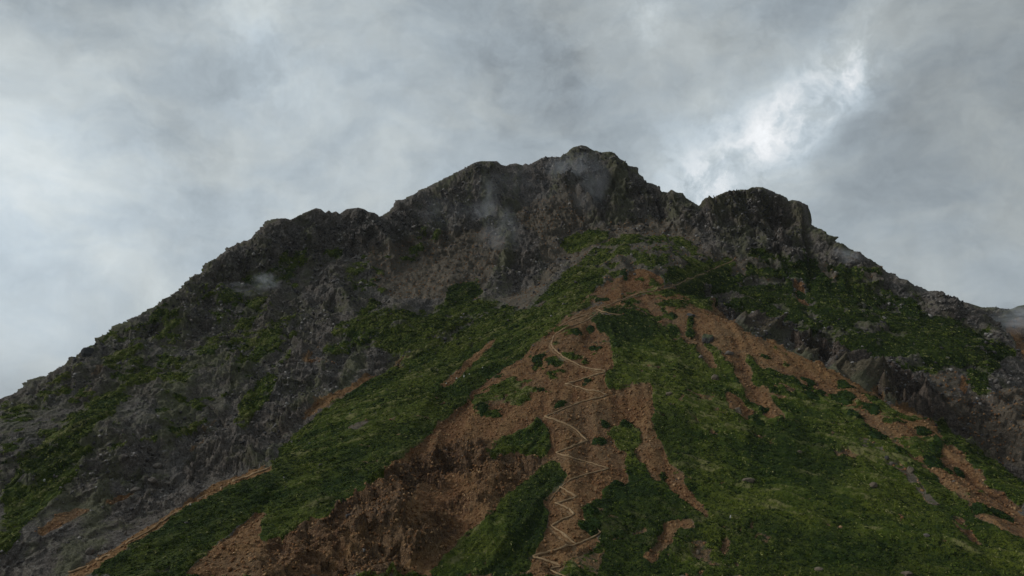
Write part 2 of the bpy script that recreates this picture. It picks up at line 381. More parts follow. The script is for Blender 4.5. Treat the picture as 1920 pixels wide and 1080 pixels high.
def lic(F, gx, gy, steps, h):
    """smear a noise field along the fall line, so streaks run the way stones and water do"""
    ny, nx = F.shape; jj, ii = np.meshgrid(np.arange(nx, dtype=float), np.arange(ny, dtype=float))
    L = np.hypot(gx, gy) + 1e-6; vx = gx / L; vy = gy / L
    acc = F.copy()
    def samp(G, px, py):
        px = np.clip(px, 0, nx - 1.001); py = np.clip(py, 0, ny - 1.001); a = px.astype(int); b = py.astype(int); tx = px - a; ty = py - b
        return (G[b, a] * (1 - tx) + G[b, a + 1] * tx) * (1 - ty) + (G[b + 1, a] * (1 - tx) + G[b + 1, a + 1] * tx) * ty
    for sgn in (1, -1):
        px, py = jj.copy(), ii.copy()
        for s in range(steps):
            ux = samp(vx, px, py); uy = samp(vy, px, py)
            px += sgn * h * ux; py += sgn * h * uy
            acc += samp(F, px, py)
    return acc / (2 * steps + 1)

xs, ys, Z4 = build_field()
Z2 = upsample(Z4, 2); GS = GS / 2
gy_, gx_ = np.gradient(Z2, GS)
_r2 = np.random.RandomState(3)
def _coarse(k):
    a = _r2.rand(*Z2.shape) * 2 - 1
    return a
def _boxblur(a, k):
    for _ in range(2):
        for ax in (0, 1):
            c = np.cumsum(np.concatenate([np.repeat(np.take(a, [0], ax), k, ax), a, np.repeat(np.take(a, [-1], ax), k, ax)], ax), ax)
            n = a.shape[ax]
            a = (np.take(c, range(2 * k, 2 * k + n), ax) - np.take(c, range(0, n), ax)) / (2 * k)
    return a
LIC_F = lic(_coarse(1), gx_, gy_, 9, 0.9); LIC_F /= LIC_F.std()
LIC_M = lic(_boxblur(_coarse(1), 2), gx_, gy_, 16, 1.2); LIC_M /= LIC_M.std()
LIC_C = lic(_boxblur(_coarse(1), 5), gx_, gy_, 26, 1.6); LIC_C /= LIC_C.std()

# wind-combed rows in the scrub: slanting between contour and fall line, away from the spur's crest on both sides
VX0, VY0, VG, VNX, VNY = -270.0, 185.0, 0.8, 760, 560
_vx, _vy = np.meshgrid(VX0 + VG * np.arange(VNX), VY0 + VG * np.arange(VNY))
_fx = -bil(_boxblur(gx_, 6), _vx, _vy); _fy = -bil(_boxblur(gy_, 6), _vx, _vy); _fl = np.hypot(_fx, _fy) + 1e-6; _fx /= _fl; _fy /= _fl
_ax = np.interp(_vy, [228, 290, 350, 400, 450, 520, 600], [16, 22, 30, 36, 62, 110, 140])
_cx, _cy = -_fy, _fx; _sg = np.tanh((_vx - _ax) / 18) * np.sign(_cx + 1e-9); _cx = _cx * _sg; _cy = _cy * _sg
_wf = np.where(_vx < _ax, 1.15, .45); _dx = _wf * _fx + .9 * _cx; _dy = _wf * _fy + .9 * _cy; _dl = np.hypot(_dx, _dy) + 1e-6; _dx /= _dl; _dy /= _dl
LIC_V = lic(_r2.rand(VNY, VNX) * 2 - 1, _dx, _dy, 7, 1.0); LIC_V /= LIC_V.std()
LIC_W = lic(_boxblur(_r2.rand(VNY, VNX) * 2 - 1, 3), _dx, _dy, 20, 1.3); LIC_W /= LIC_W.std()
def bilv(F, x, y):
    fx = np.clip((x - VX0) / VG, 0, VNX - 1.01); fy = np.clip((y - VY0) / VG, 0, VNY - 1.01); a = fx.astype(int); b = fy.astype(int); tx = fx - a; ty = fy - b
    return (F[b, a] * (1 - tx) + F[b, a + 1] * tx) * (1 - ty) + (F[b + 1, a] * (1 - tx) + F[b + 1, a + 1] * tx) * ty

# ------------------------------------------------------------------ map of the ground cover
_RS = np.arange(185.0, 760.0, 0.5)
def locate(px, py):
    """where the sight line through a photo point meets the surveyed ground: map coordinates"""
    px = np.atleast_1d(np.asarray(px, float)); py = np.atleast_1d(np.asarray(py, float))
    x, y, z = px_dir(px, py); h = np.sqrt(x * x + y * y); ux = x / h; uy = y / h; e = z / h
    zz = bil(Z2, ux[:, None] * _RS, uy[:, None] * _RS)
    hit = zz / _RS >= e[:, None]
    k = np.where(hit.any(1), hit.argmax(1), (zz / _RS).argmax(1))
    return ux * _RS[k], uy * _RS[k]
def outline(pts, step=9.0):
    P = []
    n = len(pts)
    for i in range(n):
        a = pts[i]; b = pts[(i + 1) % n]; L = math.hypot(b[0] - a[0], b[1] - a[1]); m = max(1, int(L / step))
        for t in range(m): P.append((a[0] + (b[0] - a[0]) * t / m, a[1] + (b[1] - a[1]) * t / m))
    P = np.array(P); X, Y = locate(P[:, 0], P[:, 1])
    return X, Y
def inside(X, Y, qx, qy):
    res = np.zeros(qx.shape, bool)
    m = (qx >= X.min()) & (qx <= X.max()) & (qy >= Y.min()) & (qy <= Y.max())
    if not m.any(): return res
    ax, ay = qx[m], qy[m]; c = np.zeros(ax.shape, bool); n = len(X)
    for i in range(n):
        x1, y1, x2, y2 = X[i], Y[i], X[(i + 1) % n], Y[(i + 1) % n]
        if y1 == y2: continue
        c ^= ((y1 > ay) != (y2 > ay)) & (ax < (x2 - x1) * (ay - y1) / (y2 - y1) + x1)
    res[m] = c
    return res

# (cover, strength, outline)   g scrub, s red scree, o ochre tint, k bare rock, y grey scree, m crag relief and dark crag colour, w white-grey wash
COVER = [
 # left rock flank: thin green on ledges
 ('g',.30,[(0,760),(110,700),(240,625),(330,560),(430,500),(540,520),(600,600),(520,700),(380,800),(200,850),(60,900),(0,950)]),
 ('g',.50,[(0,760),(60,738),(110,716),(95,760),(50,800),(0,835)]),
 ('g',.60,[(90,812),(130,780),(200,740),(250,700),(235,680),(262,670),(292,700),(240,750),(180,800),(120,842)]),
 ('g',.86,[(0,940),(40,868),(70,840),(105,826),(150,850),(150,882),(110,925),(70,965),(30,1010),(0,1045)]),
 ('g',.55,[(100,780),(130,800),(145,850),(110,860),(90,830)]),
 ('g',.82,[(440,800),(448,755),(480,722),(505,700),(528,708),(515,740),(480,775),(455,808)]),
 ('g',.50,[(370,705),(430,640),(500,610),(590,575),(625,560),(560,625),(470,690),(400,722)]),
 ('g',.45,[(330,600),(400,545),(440,530),(475,560),(420,605),(360,620)]),
 ('g',.85,[(480,525),(530,477),(578,470),(578,490),(545,520),(505,535)]),
 ('g',.55,[(430,535),(480,515),(500,530),(470,552),(440,560)]),
 ('g',.40,[(610,470),(640,465),(640,490),(600,500)]),
 ('g',.35,[(700,500),(740,470),(750,480),(715,505)]),
 ('g',.55,[(225,900),(260,880),(275,890),(262,925),(240,935)]),
 ('g',.40,[(150,620),(330,560),(350,600),(250,680),(170,700)]),
 ('o',.5,[(165,708),(178,684),(190,680),(193,692),(180,702)]), ('o',.5,[(133,747),(150,735),(170,728),(160,742),(140,752)]),
 ('o',.5,[(372,808),(385,797),(402,788),(398,800),(380,812)]), ('s',.8,[(190,945),(235,928),(268,905),(262,922),(215,945)]),
 ('s',.6,[(60,1000),(110,960),(150,950),(180,955),(120,985),(80,1010)]), ('s',.5,[(330,860),(375,830),(395,812),(400,822),(360,855)]),
 ('s',.45,[(560,660),(600,640),(640,650),(640,675),(600,690),(565,690)]),
 ('o',.55,[(588,778),(600,748),(640,738),(655,738),(640,752),(615,765)]), ('o',.6,[(728,705),(742,672),(768,664),(772,670),(755,692),(735,706)]),
 ('s',.7,[(560,800),(640,745),(720,712),(728,702),(690,700),(630,735),(570,780)]),
 ('y',.75,[(690,470),(800,440),(900,430),(950,450),(900,560),(850,560),(740,560),(700,540)]),
 ('y',.7,[(1000,380),(1080,350),(1110,420),(1040,450),(1060,480),(1020,500),(1010,440),(960,410)]),
 ('g',.30,[(660,500),(740,440),(800,420),(840,440),(780,480),(720,560),(640,590),(620,540)]),
 # the spur as a whole: gravelly turf wherever nothing else is mapped
 ('b',1.,[(345,1083),(500,950),(650,850),(800,740),(960,640),(1050,590),(1150,520),(1300,540),(1325,568),(1400,620),(1500,668),(1610,720),(1700,780),(1780,822),(1925,915),(1925,1083)]),
 # the green ramp
 ('g',.72,[(605,655),(630,610),(700,562),(740,588),(800,580),(850,562),(905,560),(965,562),(965,592),(905,608),(850,648),(772,674),(740,662),(700,652),(640,668),(615,668)]),
 ('g',1.,[(140,1083),(240,1019),(400,924),(512,874),(540,826),(602,776),(670,726),(752,682),(768,658),(850,642),(905,602),(960,587),(1000,575),(1030,540),(1070,505),(1110,470),(1150,480),(1165,500),(1110,555),(1050,603),(1030,625),(985,665),(900,722),(850,770),(790,832),(700,897),(655,930),(640,950),(590,962),(545,1000),(505,1022),(488,1000),(502,960),(478,962),(420,1012),(380,1052),(345,1083)]),
 ('g',1.,[(830,572),(845,540),(870,528),(893,530),(908,545),(885,565),(850,578)]),
 ('s',.9,[(816,727),(848,702),(880,672),(905,652),(930,628),(930,638),(900,672),(870,700),(845,722),(824,731)]),
 ('y',.9,[(652,802),(675,788),(698,783),(690,794),(665,805)]),
 ('y',.8,[(998,580),(1020,560),(1024,566),(1004,582)]), ('y',.6,[(985,583),(1000,560),(1040,520),(1060,500),(1040,490),(1010,530),(940,560),(960,575)]),
 # shoulder below the summit cliffs
 ('y',.7,[(1040,480),(1060,440),(1130,425),(1220,410),(1300,430),(1320,470),(1380,480),(1400,500),(1380,545),(1250,545),(1160,580),(1060,602),(1110,555),(1150,500),(1080,500)]),
 ('g',.62,[(1080,500),(1110,470),(1160,440),(1220,440),(1290,450),(1320,480),(1380,490),(1380,540),(1250,535),(1180,530),(1140,550),(1080,585),(1060,600),(1110,550),(1150,500)]),
 ('g',1.,[(1048,450),(1075,440),(1110,434),(1146,432),(1138,450),(1110,462),(1090,472),(1062,476)]),
 ('g',.9,[(1205,500),(1240,480),(1262,470),(1275,480),(1240,500)]), ('g',.9,[(1262,445),(1290,450),(1300,465),(1280,468),(1265,460)]),
 ('g',.85,[(1255,535),(1290,520),(1340,510),(1335,490),(1300,480),(1300,500),(1260,515),(1230,520)]),
 ('y',.8,[(1255,465),(1265,480),(1285,490),(1280,505),(1262,500),(1255,485)]),
 # red crest, hourglass and gully
 ('s',.9,[(1153,540),(1165,525),(1180,508),(1205,503),(1240,518),(1252,545),(1200,552),(1160,562),(1125,575),(1130,555)]),
 ('s',1.,[(1048,605),(1080,588),(1115,576),(1180,560),(1245,545),(1245,556),(1180,570),(1110,592),(1100,625),(1090,650),(1130,690),(1140,712),(1165,732),(1222,715),(1228,790),(1245,855),(1290,910),(1342,966),(1325,967),(1270,928),(1235,900),(1190,860),(1180,905),(1130,935),(1100,950),(1105,985),(1125,1005),(1080,1050),(1070,1083),(990,1083),(1000,1035),(1035,975),(1030,945),(1055,915),(1070,885),(1045,865),(1000,905),(930,950),(880,990),(820,1060),(810,1083),(345,1083),(380,1052),(478,962),(502,960),(488,1000),(505,1022),(545,1000),(590,962),(640,950),(655,930),(700,897),(790,832),(850,770),(900,722),(985,665),(1030,625)]),
 ('g',.46,[(900,722),(985,665),(1040,640),(1080,650),(1060,690),(1030,700),(1000,740),(950,748),(910,780),(880,778)]),
 ('o',.35,[(550,1060),(700,1010),(820,960),(920,900),(1010,880),(930,950),(880,990),(820,1060),(640,1083),(480,1083)]),
 ('o',.35,[(780,850),(860,830),(930,780),(1010,750),(1030,770),(930,815),(850,850),(800,880)]),
 ('m',1.,[(575,1000),(640,935),(690,905),(740,880),(800,850),(870,820),(912,828),(905,865),(880,895),(845,900),(830,912),(800,915),(760,945),(735,980),(690,985),(640,1005),(590,1012)]),
 ('m',.6,[(480,1050),(600,1010),(700,1000),(800,960),(900,915),(960,890),(1000,880),(960,915),(900,950),(860,975),(790,985),(720,1020),(640,1040),(560,1083),(470,1083)]),
 ('m',.9,[(600,1083),(680,1035),(740,1020),(790,990),(850,985),(856,1005),(800,1045),(760,1060),(735,1083)]),
 ('m',.7,[(505,1025),(560,990),(640,965),(660,990),(600,1012),(520,1050)]),
 ('m',.6,[(892,862),(950,852),(1020,850),(1030,865),(980,900),(940,935),(890,930)]),
 ('m',.5,[(480,1083),(560,1050),(620,1030),(640,1050),(580,1083)]),
 ('g',.95,[(912,852),(933,826),(985,800),(1012,782),(1030,800),(1034,845),(1010,860),(960,852),(930,860)]),
 ('g',.98,[(1020,872),(1042,862),(1072,890),(1052,915),(1030,928),(1012,945),(1040,962),(1002,1030),(985,1083),(798,1083),(840,1040),(890,985),(950,930)]),
 ('g',.75,[(940,745),(980,735),(1010,730),(980,750),(940,760),(918,755)]), ('g',.6,[(990,640),(1010,635),(1000,650)]),
 ('g',.66,[(1035,1083),(1075,1045),(1120,1008),(1130,1030),(1120,1083)]),
 # right flank of the spur
 ('g',1.,[(1105,588),(1140,578),(1175,572),(1215,592),(1270,620),(1290,648),(1330,640),(1400,690),(1440,690),(1500,715),(1560,742),(1600,772),(1700,850),(1760,902),(1840,962),(1920,1003),(2100,1090),(1920,1083),(1360,1083),(1340,965),(1290,910),(1245,850),(1228,790),(1222,720),(1190,715),(1140,705),(1105,690),(1110,650),(1150,640),(1120,618)]),
 ('s',.9,[(1090,640),(1145,650),(1150,690),(1130,705),(1100,690)]),
 ('g',.98,[(1360,1083),(1120,1083),(1130,1035),(1124,1010),(1100,985),(1095,955),(1130,935),(1125,920),(1145,910),(1190,902),(1200,890),(1240,905),(1270,927),(1330,968),(1345,970)]),
 ('g',1.,[(1145,815),(1150,800),(1175,797),(1206,806),(1198,835),(1186,855),(1160,848)]),
 ('g',1.,[(1174,862),(1190,858),(1212,880),(1228,905),(1180,905)]),
 ('g',1.,[(1133,714),(1150,698),(1180,694),(1212,700),(1222,712),(1190,719),(1165,731),(1140,730)]),
 ('g',.7,[(1215,592),(1240,585),(1270,610),(1275,640),(1250,630)]),
 ('y',.75,[(1180,570),(1240,560),(1262,590),(1270,612),(1240,600),(1215,590)]), ('g',.5,[(1180,565),(1235,560),(1262,590),(1270,612),(1240,600),(1215,590)]),
 ('s',.95,[(1238,556),(1275,545),(1310,570),(1330,585),(1400,620),(1440,640),(1500,668),(1560,695),(1610,720),(1640,750),(1700,780),(1740,790),(1770,830),(1830,870),(1880,930),(1925,965),(2100,1070),(2060,1085),(1925,1018),(1860,982),(1800,932),(1750,892),(1700,842),(1640,800),(1590,762),(1540,737),(1480,707),(1440,682),(1425,662),(1440,730),(1462,770),(1470,800),(1445,790),(1400,742),(1370,682),(1345,652),(1325,622),(1310,640),(1292,625),(1270,602),(1250,577)]),
 ('y',.42,[(1320,590),(1400,620),(1500,668),(1610,720),(1700,780),(1770,830),(1830,870),(1880,930),(1925,965),(2100,1070),(2060,1085),(1925,1018),(1860,982),(1800,932),(1750,892),(1700,842),(1640,800),(1590,762),(1540,737),(1480,707),(1440,682),(1425,662),(1440,730),(1470,800),(1400,742),(1370,682),(1345,652)]),
 ('s',.9,[(1308,642),(1330,652),(1348,692),(1330,690),(1310,665)]), ('s',.85,[(1358,732),(1385,742),(1412,775),(1402,792),(1370,762)]),
 ('s',.8,[(1175,960),(1205,972),(1260,975),(1302,980),(1302,992),(1266,990),(1264,1010),(1240,1035),(1236,1060),(1205,1047),(1180,1033),(1215,1036),(1238,1012),(1247,985),(1205,980)]),
 ('s',.8,[(1340,1000),(1360,1015),(1367,1040),(1388,1062),(1375,1062),(1345,1030)]),
 ('y',.8,[(1690,880),(1720,890),(1750,930),(1768,952),(1745,945),(1718,912)]), ('s',.7,[(1783,970),(1802,964),(1822,1000),(1852,1022),(1866,1034),(1820,1012)]),
 ('y',.7,[(1608,815),(1640,828),(1682,860),(1702,882),(1670,872),(1620,842)]),
 ('s',.8,[(1145,985),(1135,1000),(1150,1010),(1125,1005)]),('s',.8,[(1115,1040),(1125,1040),(1126,1058),(1116,1058)]),
 ('o',.7,[(1440,640),(1500,667),(1600,714),(1640,746),(1740,786),(1770,826),(1730,810),(1650,770),(1580,730),(1500,690),(1440,655)]),
 ('o',.45,[(1240,560),(1275,548),(1310,575),(1290,590),(1250,580)]),
 ('g',1.,[(1393,660),(1410,668),(1427,690),(1434,730),(1412,732),(1408,700)]),
 ('g',1.,[(1288,600),(1300,598),(1302,625),(1292,640),(1285,625)]),
 # beyond the right gully
 ('g',.85,[(1250,545),(1290,520),(1380,500),(1400,475),(1460,470),(1560,500),(1640,505),(1700,540),(1760,580),(1840,620),(1900,660),(1860,705),(1820,722),(1780,702),(1700,692),(1640,672),(1560,637),(1500,622),(1420,597),(1340,577),(1300,560)]),
 ('y',.7,[(1400,480),(1460,500),(1450,530),(1400,520),(1370,500)]), ('g',.6,[(1400,480),(1460,480),(1470,530),(1400,540)]),
 ('s',.8,[(1488,527),(1506,530),(1508,558),(1526,572),(1502,572),(1490,545)]), ('y',.8,[(1530,488),(1560,505),(1592,545),(1565,537),(1540,510)]),
 ('y',.6,[(1600,500),(1650,505),(1655,530),(1620,520)]),
 ('k',1.,[(1718,562),(1745,545),(1765,545),(1785,575),(1780,590),(1740,592)]), ('k',.8,[(1650,505),(1720,535),(1740,548),(1700,560),(1660,540)]),
 ('y',.8,[(1740,700),(1790,690),(1860,740),(1925,720),(1925,880),(1860,855),(1800,795),(1760,740)]),
 ('g',.9,[(1815,690),(1850,700),(1862,760),(1845,792),(1828,745)]), ('s',.7,[(1880,600),(1925,600),(1925,690),(1895,650)]),
 ('s',.6,[(1795,700),(1815,700),(1820,740),(1795,740)]),
 ('g',.95,[(1610,735),(1640,745),(1700,780),(1740,786),(1770,800),(1850,850),(1925,902),(1925,962),(1880,925),(1830,870),(1775,826),(1742,790),(1700,790),(1640,762)]),
 ('m',.95,[(1320,566),(1360,580),(1420,600),(1500,625),(1560,640),(1640,675),(1700,695),(1760,740),(1800,790),(1850,830),(1925,880),(1925,905),(1870,870),(1800,815),(1745,785),(1700,770),(1640,738),(1600,712),(1500,664),(1400,615)]),  # shaded rock band: its shade painted in with dark crag colour, plus relief
 ('m',.35,[(1310,370),(1400,355),(1500,385),(1512,425),(1400,425),(1320,410)]),
 ('m',.35,[(340,880),(400,830),(450,820),(500,790),(560,750),(600,740),(560,800),(490,850),(430,890),(350,905)]),
 # plants thinly scattered over the gravel
 ('h',.22,[(1440,645),(1500,672),(1610,725),(1700,790),(1770,830),(1830,870),(1925,965),(1925,1015),(1800,930),(1640,800),(1480,705)]),
 ('h',.42,[(1160,560),(1200,520),(1260,530),(1330,560),(1330,600),(1290,600),(1250,570),(1180,575)]),
 ('h',.30,[(990,660),(1050,610),(1110,620),(1140,700),(1060,740),(960,780),(900,780)]),
 # dwarf pines in thickets, darker than turf; right flank's dark green paints in shade
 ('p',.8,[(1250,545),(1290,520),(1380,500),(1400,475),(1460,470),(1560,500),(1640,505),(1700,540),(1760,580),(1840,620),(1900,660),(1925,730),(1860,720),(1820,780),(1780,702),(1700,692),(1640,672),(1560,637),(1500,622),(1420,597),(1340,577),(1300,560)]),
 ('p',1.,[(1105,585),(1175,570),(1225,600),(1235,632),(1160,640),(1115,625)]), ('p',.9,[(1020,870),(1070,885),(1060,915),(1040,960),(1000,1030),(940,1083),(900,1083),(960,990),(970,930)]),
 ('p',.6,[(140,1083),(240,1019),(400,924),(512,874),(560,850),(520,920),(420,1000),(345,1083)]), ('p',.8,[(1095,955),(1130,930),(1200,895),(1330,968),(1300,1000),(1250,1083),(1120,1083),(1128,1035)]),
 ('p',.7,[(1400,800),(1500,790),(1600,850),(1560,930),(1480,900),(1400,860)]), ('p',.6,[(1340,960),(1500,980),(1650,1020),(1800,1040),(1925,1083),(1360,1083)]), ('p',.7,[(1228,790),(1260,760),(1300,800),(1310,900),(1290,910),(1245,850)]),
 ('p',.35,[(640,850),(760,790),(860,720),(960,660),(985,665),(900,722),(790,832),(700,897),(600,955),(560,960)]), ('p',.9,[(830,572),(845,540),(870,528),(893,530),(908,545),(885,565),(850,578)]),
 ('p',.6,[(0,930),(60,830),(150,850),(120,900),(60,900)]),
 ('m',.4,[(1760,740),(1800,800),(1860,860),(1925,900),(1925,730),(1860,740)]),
 # pale foot-worn edge along the far rim of the green ramp
 ('o',.8,[(120,1083),(240,1012),(330,955),(400,910),(470,884),(512,874),(510,882),(420,916),(330,966),(240,1028),(155,1083)]),
]

TRAIL = [
    ([(1378,487),(1350,500),(1300,521),(1252,541)], .2), ([(1252,541),(1200,550),(1158,566),(1125,579),(1098,592),(1066,602),(1050,612)], .8),
    ([(1118,580),(1135,588),(1165,591)], .8), ([(1130,578),(1105,600),(1070,612),(1040,628)], .9),
    ([(1040,628),(1032,648),(1052,668),(1090,688),(1136,698)], .9), ([(1136,698),(1098,710),(1060,721)], 1.2),
    ([(1060,721),(1098,730),(1138,741)], .8), ([(1138,742),(1095,753),(1060,766),(1032,779),(1020,782)], 1.1),
    ([(1020,782),(1045,790),(1075,803),(1103,828)], 1.6), ([(1103,828),(1072,838),(1043,850)], 1.3),
    ([(1043,850),(1075,860),(1108,870),(1142,880)], 1.0), ([(1142,880),(1105,889),(1072,900),(1050,915)], 1.2),
    ([(1050,915),(1062,925),(1082,932)], 1.1), ([(1082,932),(1060,940),(1040,945)], 1.1), ([(1050,915),(1033,940)], .5), ([(1040,945),(1055,950),(1068,956)], 1.1),
    ([(1068,956),(1078,965)], 1.1), ([(1078,965),(1052,976),(1034,987)], 1.1), ([(1034,987),(1050,1002),(1082,1021)], 1.2),
    ([(1126,1001),(1105,1012),(1082,1021),(1040,1034),(998,1046)], 1.3), ([(998,1046),(1030,1053),(1056,1061)], 1.), ([(1056,1061),(1042,1066),(1030,1070)], 1.), ([(1030,1070),(1045,1076),(1062,1083)], 1.),
    ([(1095,975),(1115,985),(1126,1001)], .6),
]
RIM = [([(128,1076),(165,1062),(204,1040),(240,1019),(285,993),(330,962),(370,938),(402,921),(450,899),(505,878)], .7)]
def worn_map():
    """how trodden the ground is, on a half-metre map of the spur"""
    x0, x1, y0, y1, g = -170.0, 170.0, 200.0, 560.0, 0.5
    M = np.zeros((int((y1 - y0) / g), int((x1 - x0) / g)))
    for pts, wf in TRAIL + RIM:
        P = []
        for a, b in zip(pts[:-1], pts[1:]):
            n = max(2, int(math.hypot(b[0] - a[0], b[1] - a[1]) / 4)); P += [(a[0] + (b[0] - a[0]) * k / n, a[1] + (b[1] - a[1]) * k / n) for k in range(n + 1)]
        P = np.array(P); X_, Y_ = locate(P[:, 0], P[:, 1])
        for k in range(len(X_) - 1):
            L = math.hypot(X_[k + 1] - X_[k], Y_[k + 1] - Y_[k])
            if L > 25: continue
            t = np.linspace(0, 1, max(2, int(L / .4)))
            ix = ((X_[k] + (X_[k + 1] - X_[k]) * t - x0) / g).astype(int); iy = ((Y_[k] + (Y_[k + 1] - Y_[k]) * t - y0) / g).astype(int)
            ok = (ix > 3) & (iy > 3) & (ix < M.shape[1] - 4) & (iy < M.shape[0] - 4)
            M[iy[ok], ix[ok]] = min(1.0, .35 + .65 * wf)
    W = np.clip(_boxblur(M, 3) * 9, 0, 1); N = np.clip(_boxblur(M, 1) * 2.6, 0, 1)
    def samp(F, x, y):
        fx = (x - x0) / g; fy = (y - y0) / g
        inn = (fx > 0) & (fy > 0) & (fx < F.shape[1] - 2) & (fy < F.shape[0] - 2)
        fx = np.clip(fx, 0, F.shape[1] - 2.01); fy = np.clip(fy, 0, F.shape[0] - 2.01); a = fx.astype(int); b = fy.astype(int); tx = fx - a; ty = fy - b
        return inn * ((F[b, a] * (1 - tx) + F[b, a + 1] * tx) * (1 - ty) + (F[b + 1, a] * (1 - tx) + F[b + 1, a + 1] * tx) * ty)
    return lambda x, y: (samp(W, x, y), samp(N, x, y))

# ------------------------------------------------------------------ the mountain mesh
NA, NK = int(1500 * QUAL), int(980 * QUAL)
az = np.concatenate([np.linspace(-180, -38, int(220 * QUAL), endpoint=False), np.linspace(-38, 38, NA, endpoint=False), np.linspace(38, 180, int(220 * QUAL))])
az = np.radians(az)
_sx, _sy, _sz = survey([p[0] for p in SKY], [p[1] for p in SKY], np.array([p[2] for p in SKY], float))
_sa = np.arctan2(_sx, _sy); _se = _sz / np.hypot(_sx, _sy); _sr = np.array([p[2] for p in SKY], float)
rc = np.interp(az, _sa, _sr); ec = np.interp(az, _sa, _se)
rr = np.arange(3.0, 900.0, 1.5)
sa, ca = np.sin(az), np.cos(az)
Zr = bil(Z2, sa[:, None] * rr, ca[:, None] * rr)
el = Zr / rr
runmax = np.maximum.accumulate(el, 1)
vis = np.clip(1 - (runmax - el) * 14, 0.12, 1) * np.where(rr > rc[:, None] + 25, 0.12, 1) * np.where(rr < 190, 0.25, 1)
ds = np.hypot(1.0, np.gradient(Zr, rr, axis=1) * 1.25) / np.maximum(rr, 25) * (0.6 + rr / 900)
wgt = ds * vis
wgt[:, rr > 860] = 0
for _ in range(3): wgt[1:-1] = (wgt[:-2] + wgt[1:-1] + wgt[2:]) / 3
cum = np.cumsum(wgt, 1); cum = (cum - cum[:, :1]) / (cum[:, -1:] - cum[:, :1]); cum += np.linspace(0, 1e-6, len(rr))
R = np.stack([np.interp(np.linspace(0, 1, NK), cum[i], rr) for i in range(len(az))])
for _ in range(4): R[1:-1] = (R[:-2] + R[1:-1] * 2 + R[2:]) / 4
X = sa[:, None] * R; Y = ca[:, None] * R; Z = bil(Z2, X, Y)
def blur2(A, k):
    for ax in (0, 1):
        c = np.cumsum(np.concatenate([np.repeat(np.take(A, [0], ax), k, ax), A, np.repeat(np.take(A, [-1], ax), k, ax)], ax), ax)
        n = A.shape[ax]; z0 = np.zeros_like(np.take(c, [0], ax)); c = np.concatenate([z0, c], ax)
        A = (np.take(c, range(2 * k + 1, 2 * k + 1 + n), ax) - np.take(c, range(0, n), ax)) / (2 * k + 1)
    return A
